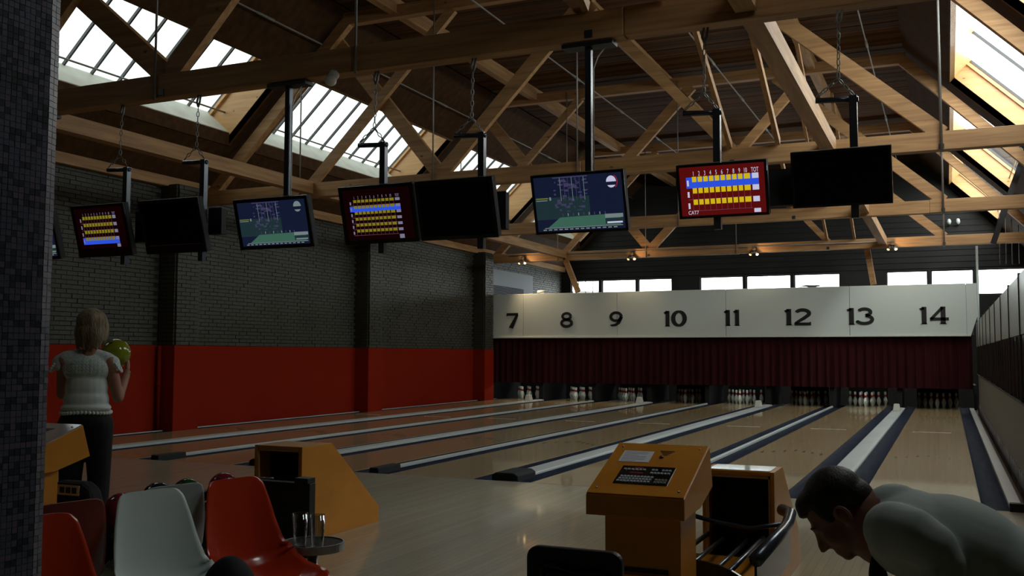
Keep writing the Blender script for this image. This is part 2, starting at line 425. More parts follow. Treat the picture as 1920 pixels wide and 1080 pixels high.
# red drain pipe beside the first pilaster
t = thing('drain_pipe', (-12.66, 3.70, 0), 'thin red painted drain pipe beside the nearest wall pilaster', 'pipe')
obj('pipe', MB().tube([(-12.66, 3.70, 0.0), (-12.66, 3.70, 1.52)], .032, 10), M['red_wall'], t)
obj('pipe_collar', MB().tube([(-12.66, 3.70, 0.78), (-12.66, 3.70, 0.86)], .042, 10), M['red_wall'], t)

# far wall with its window band
WIN = [(-12.42, -11.32), (-11.22, -9.93), (-9.84, -8.60), (-7.60, -6.10), (-6.0, -4.50), (-4.40, -2.92), (-1.48, -0.24), (-0.15, 1.09), (1.20, 2.62)]
WZ0, WZ1 = 3.27, 4.10
fw = MB().box(XL-.3, XR+.3, YF, YF+.25, -0.3, WZ0).box(XL-.3, XR+.3, YF, YF+.25, WZ1, 8.0)
xs = XL-.3
for a, b in WIN+[(XR+.3, XR+.4)]:
    if a > xs: fw.box(xs, a, YF, YF+.25, WZ0, WZ1)
    xs = b
wall_far = struct('wall_far', fw, M['siding'])
zz = WZ1+.06
while zz < 7.6:
    obj('siding_board', MB().box(XL, XR, YF-.02, YF, zz, zz+.17), M['siding'], wall_far); zz += .19
for i, (a, b) in enumerate(WIN):
    f = MB().box(a, b, YF+.06, YF+.12, WZ0, WZ0+.05).box(a, b, YF+.06, YF+.12, WZ1-.04, WZ1).box(a, a+.035, YF+.06, YF+.12, WZ0, WZ1).box(b-.035, b, YF+.06, YF+.12, WZ0, WZ1)
    wn = struct('window_%d' % (i+1), f, M['bar'])
    obj('pane', MB().box(a+.03, b-.03, YF+.085, YF+.092, WZ0+.04, WZ1-.03), M['glass'], wn)
    if i == 0:
        for k in range(1, 4): obj('glazing_bar', MB().box(a+(b-a)*k/4-.012, a+(b-a)*k/4+.012, YF+.07, YF+.11, WZ0, WZ1), M['bar'], wn)
        obj('glazing_bar', MB().box(a, b, YF+.07, YF+.11, 3.66, 3.69), M['bar'], wn)
# right and back walls
struct('wall_right', MB().box(XR, XR+.3, YB, YF+.2, -0.3, 4.75), M['dark_wall'])
struct('wall_back', MB().box(XL-.3, XR+.3, YB-.3, YB, -0.3, 8.0), M['dark_wall'])

# ---------------- roof
def on_slope(side, x):
    (x0, z0), (x1, z1) = (A0, A1) if side < 0 else (A3, A2)
    return z0+(z1-z0)*(x-x0)/(x1-x0)
nL = Vector((-(A1[1]-A0[1]), 0, A1[0]-A0[0])).normalized()
nR = Vector((A2[1]-A3[1], 0, -(A2[0]-A3[0]))).normalized()
DEPTH = 0.56
BAYS = [(-5.5, -4.2), (-1.05, 4.55), (5.35, 11.02), (11.80, 17.48), (18.25, 23.75)]  # first short bay is added out of view to brighten the foreground
ceil = MB()
TH = .12
def slab(side, xa, xb, y0, y1):
    n = nL if side < 0 else nR
    a = Vector((xa, 0, on_slope(side, xa))); b = Vector((xb, 0, on_slope(side, xb)))
    poly = [(a.x, a.z), (b.x, b.z), ((b+n*TH).x, (b+n*TH).z), ((a+n*TH).x, (a+n*TH).z)]
    ceil.prism(poly if side > 0 else poly[::-1], 'y', y0, y1)
LW = (-11.93, -10.62); RW = (1.75, 0.45)
for side, (lo, hi), (e0, e1) in ((-1, LW, (A0[0]-.3, A1[0]-.0)), (1, RW, (A3[0]+.3, A2[0]))):
    slab(side, e0, lo, YB, YF+.2); slab(side, hi, e1, YB, YF+.2)
    prev = YB
    for y0, y1 in BAYS+[(YF+.2, 0)]:
        slab(side, lo, hi, prev, y0); prev = y1
ceil.box(A1[0]-.12, A2[0]+.12, YB, YF+.2, 7.66, 7.78)
ceiling = struct('ceiling', ceil, M['deck2'])
pm = [mesh_of('plank', MB().box(A1[0], A2[0], -.068, .068, -.015, .015), m) for m in (M['deck'], M['deck2'])]
y = -9.0
while y < YF-.05:
    o = bpy.data.objects.new('plank', pm[random.random() < .35]); COL.objects.link(o); o.parent = ceiling
    o.location = (0, y, 7.645+random.uniform(-.006, .006)); y += .145

glass_i = 0
NP = 10
for si, (side, (lo, hi)) in enumerate(((-1, LW), (1, RW))):
    n = nL if side < 0 else nR
    for bi, (y0, y1) in enumerate(BAYS):
        a = Vector((lo, 0, on_slope(side, lo))); b = Vector((hi, 0, on_slope(side, hi)))
        if side > 0: a, b = a, b
        ga, gb = a+n*DEPTH, b+n*DEPTH
        if side < 0: ga, gb = Vector((-12.42, 0, 5.95)), Vector((-11.20, 0, 7.10))
        lip = a+Vector((0, 0, .24)) if side < 0 else a
        where = 'left' if side < 0 else 'right'
        g = thing('skylight', (ga.x, y0, ga.z), 'sloping %s skylight, %s bay along the roof' % (where, ['short one added unseen to light the seats, extra', 'the nearest long', 'the second long', 'the third long', 'the farthest'][bi]), 'skylight')
        ex = (b-a).normalized()
        # well boards: upper head, lower ledge, two ends
        obj('head_board', MB().prism([(b.x, b.z), (gb.x, gb.z), ((gb+ex*.05).x, (gb+ex*.05).z), ((b+ex*.05).x, (b+ex*.05).z)], 'y', y0-.05, y1+.05), M['well'] if side > 0 else M['beam_y'], g)
        obj('ledge', MB().prism([(lip.x+.001, lip.z), (ga.x, ga.z), ((ga-ex*.05).x, (ga-ex*.05).z), ((a-ex*.05).x, (a-ex*.05).z)], 'y', y0-.05, y1+.05), M['ledge'], g, label='white painted lower ledge of the skylight')
        if side < 0: obj('lip_board', MB().box(a.x-.03, a.x+.015, y0-.05, y1+.05, a.z-.02, lip.z-.02), M['deck2'], g)  # dark plank colour stands in for the shadow on the lip
        pl = [(a.x, a.z), (b.x, b.z), (gb.x, gb.z), (ga.x, ga.z)]+([(lip.x, lip.z)] if side < 0 else [])
        obj('end_board', MB().prism(pl, 'y', y0-.05, y0), M['well'], g); obj('end_board', MB().prism(pl, 'y', y1, y1+.05), M['well'], g)
        # stop bead around the opening, a step nearer
        obj('bead', MB().beam(ga-n*.10+Vector((0, y1-.03, 0)), gb-n*.10+Vector((0, y1-.03, 0)), .06, .05), M['well'], g)
        # panes and bars
        NP = 3 if (side > 0 or bi == 0) else 10
        for k in range(NP+1):
            yy = y0+(y1-y0)*k/NP
            obj('glazing_bar', MB().beam(ga-n*.02+Vector((0, yy, 0)), gb-n*.02+Vector((0, yy, 0)), .034, .05), M['bar'], g)
        for k in range(NP):
            ya, yb = y0+(y1-y0)*k/NP+.012, y0+(y1-y0)*(k+1)/NP-.012
            q = [(ga.x, ya, ga.z), (gb.x, ya, gb.z), (gb.x, yb, gb.z), (ga.x, yb, ga.z)]
            q2 = [(x+n.x*.006, yq, zq+n.z*.006) for x, yq, zq in q]
            obj('pane', MB().add(q+q2, [(0, 1, 2, 3), (7, 6, 5, 4), (0, 4, 5, 1), (1, 5, 6, 2), (2, 6, 7, 3), (3, 7, 4, 0)]), M['glass_left'] if side < 0 else M['glass'], g)
        # crank rod running along the foot of the glass
        c = lip*.5+ga*.5+ex*.22+n*.02
        obj('crank_rod', MB().tube([(c.x, y0, c.z), (c.x, y1, c.z)], .018, 8), M['galv'] if side < 0 else M['rail'], g)
        # sky portal so the daylight is sampled cleanly
        ld = bpy.data.lights.new('sky_portal', 'AREA'); ld.shape = 'RECTANGLE'; ld.size = (gb-ga).length; ld.size_y = y1-y0
        ld.cycles.is_portal = True
        lo_ = bpy.data.objects.new('sky_portal', ld); COL.objects.link(lo_)
        mid = (ga+gb)/2+n*.03; ez = n; exx = (gb-ga).normalized(); ey = ez.cross(exx)
        mm = Matrix((exx, ey, ez)).transposed().to_4x4(); mm.translation = (mid.x, (y0+y1)/2, mid.z); lo_.matrix_world = mm
ld = bpy.data.lights.new('sky_portal', 'AREA'); ld.shape = 'RECTANGLE'; ld.size = 15.2; ld.size_y = .85; ld.cycles.is_portal = True
lo_ = bpy.data.objects.new('sky_portal', ld); COL.objects.link(lo_); lo_.location = (-5, YF+.27, 3.69); lo_.rotation_euler = (-PI/2, 0, 0)

# ================================================================ ROOF TRUSSES
CZ0, CZ1 = 4.20, 4.46
ORD = ['behind the near seats', 'carrying the monitors, nearest', 'second, behind the monitors', 'third, halfway down the lanes', 'farthest, above the numbered panel, with the spotlights']
for ti, ty in enumerate(TR):
    t = thing('roof_truss', (-5, ty, 4.2), 'brown timber roof truss, %s' % ORD[ti], 'truss', 'timber trusses across the hall')
    mid = -2.28 if ti == 1 else (0.02 if ti == 3 else -5.0)
    for xa, xb, dz, dy in ((XL+.02, mid, 0, 0), (mid+.003, XR-.02, 0.012, .02)):
        obj('bottom_chord', MB().box(xa, xb, ty-.09+dy, ty+.09+dy, CZ0+dz, CZ1+dz), M['beam'], t, bevel=.008)
    def top(p): return p
    off = .20
    L0 = Vector((A0[0]+.15, 0, A0[1]-.02)); L1 = Vector((A1[0]+.06, 0, A1[1]-off)); Rr1 = Vector((A2[0]-.06, 0, A2[1]-off)); Rr0 = Vector((A3[0]-.15, 0, A3[1]-.02))
    obj('rafter', MB().beam((L0.x+.12, ty, L0.z-.06), (L1.x, ty, L1.z), .14, .20), M['beam'], t)
    obj('rafter', MB().beam((Rr0.x-.12, ty, Rr0.z-.06), (Rr1.x, ty, Rr1.z), .14, .20), M['beam'], t)
    obj('top_chord', MB().beam((L1.x-.1, ty, L1.z), (Rr1.x+.1, ty, Rr1.z), .16, .22), M['beam'], t)
    webs = [((-10.2, 4.46), (-7.35, 7.30), .17, .0), ((-7.6, 4.44), (-9.85, 7.15) if ti != 1 else (-10.3, 6.65), .25, .10), ((-7.55, 4.44), (-4.75, 7.30), .23, .0),
            ((-2.6, 4.44), (-5.15, 7.30), .16, .0), ((0.28, 4.44), (-2.95, 7.30), .22, .0), ((-2.52, 4.44), (-0.9, 6.15), .13, .10),
            ((0.28, 4.44), (0.9, 6.2), .14, .10)]
    for k, (p, q, ww, dy) in enumerate(webs):
        if k == 5 and ti not in (2,): continue
        if k == 6: continue
        if k == 5: q = (-1.62, 5.42)
        obj('web_member', MB().beam((p[0], ty+dy, p[1]), (q[0], ty+dy, q[1]), .10, ww), M['beam'], t)
    if ti == 4:
        for pa, pb in (((-10.22, ty+.13, 4.2), (-9.83, ty+.13, 3.25)), ((-1.62, ty+.13, 4.2), (-1.48, ty+.13, 3.25))): obj('knee_post', MB().beam(pa, pb, .12, .15), M['beam'], t)
    for x in (-10.4, -7.66, -5.05, 0.27):
        obj('tie_rod', MB().tube([(x, ty-.11, CZ0-.03), (x, ty-.11, 7.45)], .013 if x < 0 else .02, 6), M['galv'], t)
    for x in (-10.2, -7.58, -2.6, 0.27):
        obj('washer_plate', MB().box(x-.035, x+.035, ty-.10, ty-.09, CZ0+.02, CZ0+.09), M['rail'], t)

# longitudinal ties on the bottom chords and their sway braces, bay by bay
bayn = ['first', 'second', 'third', 'fourth']
for bi in range(4):
    ya, yb = TR[bi]+.1, TR[bi+1]-.1
    for x, nm in ((-10.2, 'left'), (-1.2, 'right')):
        obj('tie_beam', MB().box(x-.09, x+.09, ya, yb, CZ0+.06, CZ1+.02), M['beam_y'], None, 'timber tie beam lying between trusses, %s side, %s bay' % (nm, bayn[bi]), 'beam', 'tie beams between trusses', origin=(x, ya, CZ0))
    for x in (-2.62, -1.92):
        obj('sway_brace', MB().beam((x, yb, 4.50), (x, yb-5.2, 7.10), .06, .11, side=(1, 0, 0)), M['beam_y'], None, 'slender sloping sway brace, %s of its pair, %s bay' % ('left' if x < -2 else 'right', bayn[bi]), 'brace', 'sway braces', origin=(x, yb, 4.5))
    
# purlins and pipes running the length of the hall
for x, nm in ((-8.5, 'left'), (-5.35, 'middle'), (-2.2, 'right')):
    obj('purlin', MB().box(x-.08, x+.08, YB, YF, 7.36, 7.63), M['beam_y'], None, 'long dark %s purlin under the flat roof boards' % nm, 'beam', 'purlins', origin=(x, 0, 7.4))
for x, z, nm in ((-10.0, 7.0, 'leftmost'), (-6.8, 7.25, 'second from left'), (-3.9, 7.25, 'third from left'), (-0.98, 7.25, 'rightmost')):
    t = thing('sprinkler_pipe', (x, 0, z), 'thin pale sprinkler pipe under the roof, %s' % nm, 'pipe', 'sprinkler pipes')
    obj('pipe', MB().tube([(x, YB+.1, z), (x, YF-.05, z)], .014, 6), M['galv'], t)
    for y in (-.5, 2.9, 6.0, 9.2, 12.3, 15.6, 18.8):
        obj('coupling', MB().tube([(x, y, z), (x, y+.45, z)], .026, 8), M['galv'], t)
# left wall plate along the top of the brick
obj('wall_plate', MB().box(XL, XL+.16, YB, YF, 4.42, 4.60), M['beam_y'], None, 'dark timber wall plate along the top of the brick wall', 'beam', origin=(XL, 0, 4.42))

obj('steel_pole', MB().tube([(1.03, 18.0, -0.3), (1.03, 18.0, 4.2)], .03, 10), M['part_metal'], None, 'thin grey steel pole at the right end of the numbered panel', 'pole', origin=(1.03, 18, 0))

# ================================================================ MASKING PANEL AND CURTAIN
msk = thing('masking_unit', (-5.85, 17.4, 1.88), 'long white panel with black lane numbers 7 to 14 above the pins', 'sign')
seams = [-12.67, -11.437, -8.472, -5.32, -2.063, 0.74]
for a, b in zip(seams[:-1], seams[1:]):
    obj('panel', MB().box(a+.006, b-.006, 17.40, 17.46, 1.885, 3.20), M['pale'], msk, bevel=.004)
obj('end_panel', MB().prism([(.74, 1.885), (.83, 1.885), (.985, 2.36), (.985, 3.20), (.74, 3.20)], 'y', 17.405, 17.46), M['pale'], msk)
obj('backing', MB().box(-12.66, .9, 17.465, 17.62, 1.90, 3.17), M['dark_wall'], msk)
obj('bottom_rail', MB().box(-12.67, .83, 17.37, 17.46, 1.865, 1.90), M['white_plastic'], msk)

def ribbon(path, hw):
    """flat stroke polygon strips: path of (x,z), hw half widths"""
    m = MB(); n = len(path)
    for i in range(n):
        a = Vector(path[max(i-1, 0)]); b = Vector(path[min(i+1, n-1)]); d = (b-a).normalized(); nn = Vector((-d.y, d.x)); h = 1.22*(hw[i] if isinstance(hw, (list, tuple)) else hw)
        p = Vector(path[i])
        for s_ in (1, -1):
            q = p+nn*h*s_; m.v += [(q.x, 0, q.y), (q.x, -.012, q.y)]
    for i in range(n-1):
        o = i*4
        for f in ((o+1, o+5, o+7, o+3), (o, o+4, o+5, o+1), (o+2, o+3, o+7, o+6)): m.f.append(list(f)); m.m.append(0); m.sm.append(False)
    for o, r in ((0, 1), ((n-1)*4, 0)):
        m.f.append([o, o+1, o+3, o+2]); m.m.append(0); m.sm.append(False)
    return m
def arc(cx, cz, rx, rz, a0, a1, n=20):
    return [(cx+rx*math.cos(math.radians(a0+(a1-a0)*k/n)), cz+rz*math.sin(math.radians(a0+(a1-a0)*k/n))) for k in range(n+1)]
H = .44
def serif(x, z, w_, up):   # small flared foot
    s = 1 if up else -1
    m = MB(); pts = [(x-w_/2, z), (x+w_/2, z), (x+w_*.28, z+s*.028), (x-w_*.28, z+s*.028)]
    m.prism(pts if s > 0 else pts[::-1], 'y', -.012, 0); return m
def digit(c):
    """wide engraved-style numeral, unit height H, returns list of MB and width"""
    L = []
    if c == '1':
        L = [ribbon([(.12, .0), (.12, H)], .043), ribbon([(.12, H-.03), (.035, H-.065)], .024), serif(.12, 0, .15, True), serif(.02+.015, H-.035, .03, False)]; wd = .22
    elif c == '0':
        L = [ribbon(arc(.19, H/2, .155, H/2-.026, 90, 450, 32), [.028+.02*abs(math.cos(2*PI*k/32)) for k in range(33)][8:]+[.028+.02*abs(math.cos(2*PI*k/32)) for k in range(1, 9)])]; wd = .40
    elif c == '7':
        L = [ribbon([(.0, H-.032), (.36, H-.032)], .032), ribbon([(.335, H-.05), (.14, .0)], [.03, .052]), serif(.01, H-.06, .035, False), serif(.14, 0, .14, True)]; wd = .38
    elif c == '8':
        L = [ribbon(arc(.19, .325, .125, .09, 0, 360, 28), .031), ribbon(arc(.19, .125, .155, .10, 0, 360, 28), .034)]; wd = .38
    elif c == '9':
        L = [ribbon(arc(.19, .295, .15, .118, 0, 360, 28), .033), ribbon([(.345, .30)]+[(.345-.02*k, .30-.045*k+.0) for k in range(1, 3)]+[(.27, .12), (.17, .055), (.05, .04)], [.038, .038, .038, .036, .03, .022]), serif(.05, .035, .05, True)]; wd = .39
    elif c == '2':
        L = [ribbon(arc(.18, .315, .14, .095, 165, -35, 18)+[(.20, .18), (.10, .11), (.03, .05)], [.022]+[.036]*18+[.034, .03, .03]), ribbon([(.0, .032), (.36, .032)], .032), serif(.345, .06, .035, True)]; wd = .38
    elif c == '3':
        L = [ribbon(arc(.16, .325, .13, .085, 160, -80, 18), [.02]+[.034]*18), ribbon(arc(.155, .135, .17, .105, 80, -165, 20), [.034]*20+[.02]), serif(.0, .10, .05, False)]; wd = .37
    elif c == '4':
        L = [ribbon([(.28, 0), (.28, H)], .043), ribbon([(.27, H-.02), (.025, .125)], .028), ribbon([(.0, .125), (.40, .125)], .032), serif(.28, 0, .16, True)]; wd = .42
    return L, wd
for num, xl, xr in (('7', -11.99, -11.595), ('8', -10.235, -9.83), ('9', -8.70, -8.29), ('10', -7.08, -6.415), ('11', -5.37, -4.93), ('12', -3.74, -3.04), ('13', -2.13, -1.455), ('14', -.36, .33)):
    ms = MB(); x = 0
    for c in num:
        L, wd = digit(c)
        for m_ in L: ms.add([(v[0]+x, v[1], v[2]) for v in m_.v], m_.f)
        x += wd+.02
    mnx = min(v[0] for v in ms.v); mxx = max(v[0] for v in ms.v); k = (xr-xl)/(mxx-mnx)
    ms.v = [(xl+(v[0]-mnx)*k, 17.40+v[1], 2.18+v[2]) for v in ms.v]
    obj('numeral', ms, M['black'], msk, label='black painted numeral %s' % num)

def cur(i, j):
    x = -12.70+13.55*i; zz = .53+1.34*j
    a = math.sin(x*31)+.5*math.sin(x*13.7+1)+.3*math.sin(x*57)
    return (x, 17.55+.028*a*(1.15-.5*j), zz)
CU = obj('curtain', MB().grid(cur, 1100, 5, flip=True), M['curtain'], None, 'long pleated burgundy curtain hanging below the numbered panel', 'curtain', origin=(-5.9, 17.55, .53))
obj('curtain_rail', MB().tube([(-12.7, 17.56, 1.86), (.86, 17.56, 1.86)], .02, 8), M['rail'], CU)
# bits lying on top of the panel
t = thing('paper_roll', (-10.9, 17.51, 3.20), 'small white roll lying on top of the numbered panel near 7', 'roll')
obj('roll', MB().tube([(-11.0, 17.50, 3.255), (-10.78, 17.50, 3.255)], .05, 12), M['white_plastic'], t)
obj('core', MB().tube([(-10.785, 17.50, 3.255), (-10.772, 17.50, 3.255)], .022, 10), M['black'], t)
obj('cloth_rag', MB().grid(lambda i, j: (-3.35+.62*i, 17.42+.16*j, 3.212+.06*math.sin(PI*i)*math.sin(PI*j)+.012*math.sin(9*i)), 12, 5), M['dark_wall'], None, 'dark crumpled rag lying on top of the panel above 12', 'rag', origin=(-3.1, 17.5, 3.2))
# white board with louvred foot on the left wall
t = thing('wall_board', (-12.45, 18.8, 3.15), 'large pale board on the left wall behind the numbered panel', 'board')
obj('board', MB().box(-12.60, -12.52, 16.85, 20.75, 3.13, 4.02), M['dull_board'], t)
for k in range(7):
    obj('louvre_slat', MB().box(-12.52, -12.49, 17.25, 19.9, 3.22+k*.045, 3.245+k*.045), M['jeans'], t)

# ================================================================ LANES
LWD = 1.0541
xc = {14: 0.0}
WN = {7: 'seven', 8: 'eight', 9: 'nine', 10: 'ten', 11: 'eleven', 12: 'twelve', 13: 'thirteen', 14: 'fourteen'}
x = 0
for n_ in range(13, 6, -1):
    x -= LWD+(0.7221 if n_ % 2 else 0.5218); xc[n_] = x
LEND = 19.25
lane_pale = {14: 1, 13: 1, 12: 1, 11: 1}
# lane bed: one mesh reused
bed = mesh_of('lane_bed', MB().box(-LWD/2, LWD/2, 0.0, LEND, -.20, 0.0), M['lane'])
dots = MB()
for k in range(7):
    d = abs(k-3); px_, py_ = (k-3)*.1345, 4.95-.14*d
    dots.prism([(px_-.020, py_-.11), (px_+.020, py_-.11), (px_+.004, py_+.13), (px_-.004, py_+.13)], 'z', -.0005, .0015)
for k in (-4, -3, -2, 2, 3, 4):
    dots.prism([(k*.108-.01, 2.1), (k*.108+.01, 2.1), (k*.108+.01, 2.12), (k*.108-.01, 2.12)], 'z', -.0005, .0012)
dots_me = mesh_of('arrow_markers', dots, M['black']); 
dash_me = mesh_of('cross_tape', MB().box(-.34, .30, 9.40, 9.44, -.0005, .001), M['white_plastic'])
for n_, x in xc.items():
    t = thing('bowling_lane', (x, 0, 0), 'polished board lane under the number %s' % WN[n_], 'lane', None)
    for me in (bed, dots_me, dash_me):
        o = bpy.data.objects.new(me.name, me); COL.objects.link(o); o.parent = t
        if me is dash_me: o['label'] = 'pale strip across the lane'
        if me is dots_me: o['kind'] = 'stuff'
# divisions between lanes
def channel(xa, xb, y0, y1):
    """gutter cross-section from xa to xb as a shallow trough with thickness"""
    m = MB(); n = 8; w_ = xb-xa
    inner = [(xa+w_*k/n, -.006-.026*math.sin(PI*k/n)**.7) for k in range(n+1)]
    poly = inner+[(xb, -.16), (xa, -.16)]
    m.prism(poly[::-1], 'y', y0, y1); return m
def division(xa, xb, kind, label, first_y=0.0):
    t = thing('lane_division', ((xa+xb)/2, 0, 0), label, 'gutter')
    if kind == 'left':
        obj('gutter', channel(xb-.235, xb, first_y, LEND), M['gutter'], t)
        obj('cap', MB().box(xa, xb-.235, first_y, LEND-1.2, -.16, -.012), M['rail'], t, bevel=.006)
        obj('edge_strip', MB().box(xb-.247, xb-.235, first_y, LEND-1.2, -.012, .012), M['cap'], t)
        return t
    if kind == 'right':
        obj('gutter', channel(xa, xa+.225, first_y, LEND), M['gutter'], t)
        obj('cap', MB().box(xa+.225, xb, first_y+.02, LEND-1.2, -.16, .035), M['cap'], t, bevel=.006)
        obj('end_block', MB().box(xa+.22, xb+.005, first_y-.03, first_y+.05, -.02, .075), M['gloss_black'], t, bevel=.006)
        return t
    obj('gutter', channel(xa, xa+.232, first_y, LEND), M['gutter'], t)
    obj('gutter', channel(xb-.232, xb, first_y, LEND), M['gutter'], t)
    c0, c1 = xa+.232, xb-.232
    n = 8; hh = .020 if kind == 'wide' else .022
    cm = (c0+c1)/2; hw = (c1-c0)/2
    y1 = 17.55
    poly = [(cm-hw*math.cos(PI*k/n), .012+hh*math.sin(PI*k/n)**.6) for k in range(n+1)]+[(c1, -.16), (c0, -.16)]
    obj('cap', MB().prism(poly[::-1], 'y', first_y+.62, y1), M['cap'], t)
    if kind == 'wide':
        obj('end_block', MB().prism([(c0-.03, -.10), (c1+.03, -.10), (c1+.03, .045), (c1-.02, .075), (c0+.02, .075), (c0-.03, .045)], 'y', first_y+.12, first_y+.64), M['soft_black'], t, bevel=.01)
    else:
        obj('end_block', MB().prism([(c0-.05, -.1), (c1+.05, -.1), (c1+.03, .05), (c0-.03, .05)], 'y', first_y+.10, first_y+.62), M['soft_black'], t, bevel=.01)
    obj('gutter_floor', MB().box(xa, xb, first_y, first_y+.62, -.18, -.12), M['soft_black'], t)
    return t
for n_ in range(7, 14):
    division(xc[n_]+LWD/2, xc[n_+1]-LWD/2, 'wide' if n_ % 2 else 'narrow', 'dark twin gutters and %s grey cap between lanes %s and %s' % ('broad' if n_ % 2 else 'narrow', WN[n_], WN[n_+1]))
division(XL+.036, xc[7]-LWD/2, 'left', 'dark gutter with grey edge between the red wall and lane seven')
division(xc[14]+LWD/2, .86, 'right', 'dark gutter with grey edge at the right of lane fourteen')
# white guard boxes near the far end of the broad caps
for n_, yy in ((7, 16.65), (9, 16.65), (11, 16.1), (13, 15.85)):
    gx = (xc[n_]+xc[n_+1])/2
    t = thing('guard_box', (gx, yy, .03), 'small white tapered box on the cap between lanes %s and %s' % (WN[n_], WN[n_+1]), 'box')
    m = MB(); w0, w1 = .085, .06
    m.add([(gx-w0, yy-.1, .034), (gx+w0, yy-.1, .034), (gx+w0, yy+.16, .034), (gx-w0, yy+.16, .034), (gx-w1, yy-.07, .20), (gx+w1, yy-.07, .20), (gx+w1, yy+.10, .20), (gx-w1, yy+.10, .20)],
          [(3, 2, 1, 0), (4, 5, 6, 7), (0, 1, 5, 4), (1, 2, 6, 5), (2, 3, 7, 6), (3, 0, 4, 7)])
    obj('shell', m, M['white_plastic'], t, bevel=.012)
    obj('foot', MB().box(gx-.08, gx+.08, yy-.09, yy+.15, .0322, .036), M['black'], t)

# kickbacks, machines and pits
for n_ in range(6, 15):
    if n_ == 6: a, b = XL+.04, XL+.10
    elif n_ == 14: a, b = .87, .93
    else: m_ = (xc[n_]+LWD/2+xc[n_+1]-LWD/2)/2; a, b = m_-.06, m_+.06
    nm = 'left of lane seven' if n_ == 6 else ('right of lane fourteen' if n_ == 14 else 'between lanes %s and %s' % (WN[n_], WN[n_+1]))
    obj('kickback_board', MB().prism([(17.62, .0), (19.6, .0), (19.6, .62), (17.75, .62), (17.62, .40)], 'x', a, b), M['soft_black'], None, 'dark upright side board beside the pins %s' % nm, 'board', 'side boards by the pins', origin=((a+b)/2, 18, 0))
for n_, x in xc.items():
    t = thing('pinsetter', (x, 18.5, .62), 'dark pin setting machine behind the curtain over lane %s' % WN[n_], 'machine', 'pin machines')
    obj('machine_body', MB().box(x-.60, x+.60, 17.72, 19.8, .62, 1.75), M['soft_black'], t)
    obj('pit_cushion', MB().box(x-.52, x+.52, 19.35, 19.45, -.0, .63), M['soft_black'], t)
    if n_ in (7, 8, 9, 11, 13):
        obj('tube_lamp', MB().tube([(x-.45, 17.80, .60), (x+.45, 17.80, .60)], .012, 8), emat('tube_glow_%d' % n_, (.85, 1, .93), {13: 24.0, 8: 22, 7: 20, 11: 22, 9: 11}[n_]), t)
# pins
prof = [(.0, 0), (.026, 0), (.0285, .006), (.036, .03), (.047, .065), (.0577, .105), (.0605, .118), (.0577, .145), (.048, .184), (.036, .214), (.026, .238), (.0225, .256), (.0235, .275), (.027, .298), (.0312, .325), (.0323, .343), (.030, .362), (.022, .376), (.010, .3805), (0, .381)]
pm_ = MB().lathe(prof, n=14)
for i, f in enumerate(pm_.f):
    zc = sum(pm_.v[k][2] for k in f)/4
    if .236 < zc < .250 or .262 < zc < .30: pm_.m[i] = 1
pin_me = mesh_of('bowling_pin', pm_, [M['pin_white'], M['pin_red']])
for n_, x in xc.items():
    k = 0
    for r_ in range(4):
        for c in range(r_+1):
            o = bpy.data.objects.new('bowling_pin', pin_me); COL.objects.link(o)
            o.location = (x+(c-r_/2)*.3048, 18.29+r_*.264, 0.0)
            tag(o, 'white pin with red neck stripes standing at the end of lane %s' % WN[n_], 'bowling pin', 'pins on lane %s' % WN[n_]); k += 1

# spotlights on the far truss and their conduit
obj('conduit', MB().tube([(-12.0, 17.612, 4.40), (-1.0, 17.612, 4.37)], .014, 6), M['galv'], None, 'pale conduit along the far truss between the spotlights', 'conduit', origin=(-6, 17.6, 4.35))
for i, x in enumerate((-11.49, -8.04, -4.54, -.98)):
    t = thing('twin_spotlight', (x, 17.5, 4.20), 'small twin spotlight on the far truss %s' % ['above the number seven', 'above the number nine', 'between the numbers eleven and twelve', 'between the numbers thirteen and fourteen'][i], 'spotlight', 'twin spotlights')
    obj('bracket', MB().box(x-.05, x+.05, 17.45, 17.62, 4.26, 4.34).tube([(x, 17.52, 4.26), (x, 17.50, 4.20)], .02, 8), M['black'], t)
    for s_ in (-1, 1):
        a = Vector((x+s_*.05, 17.50, 4.24)); d = Vector((s_*.35, -.55, -.8)).normalized(); b = a+d*.13
        obj('lamp_head', MB().tube([a, b], [.035, .055], 12), M['black'], t)
        ms = MB(); ms.sphere(tuple(b-d*.012), .040, 10, 8)
        obj('bulb', ms, emat('warm_bulb', (1, .62, .25), 9.0 if s_ > 0 else 2.2), t)
    ld = bpy.data.lights.new('spot_beam', 'SPOT'); ld.energy = [190, 60, 22, 22][i]; ld.color = (1, .72, .42); ld.spot_size = 1.9; ld.spot_blend = .9; ld.shadow_soft_size = .06
    lo_ = bpy.data.objects.new('spot_beam', ld); COL.objects.link(lo_); lo_.location = (x+.12, 17.26, 4.10)
    lo_.rotation_euler = Vector((.42 if i == 0 else 0, .02, -1)).to_track_quat('-Z', 'Y').to_euler()
    ld = bpy.data.lights.new('spot_beam', 'SPOT'); ld.energy = 14; ld.color = (1, .62, .30); ld.spot_size = 2.4; ld.spot_blend = 1; ld.shadow_soft_size = .05
    lo_ = bpy.data.objects.new('spot_beam', ld); COL.objects.link(lo_); lo_.location = (x+.02, 17.2, 4.18)
    lo_.rotation_euler = Vector((.5, .7, .1)).to_track_quat('-Z', 'Y').to_euler()

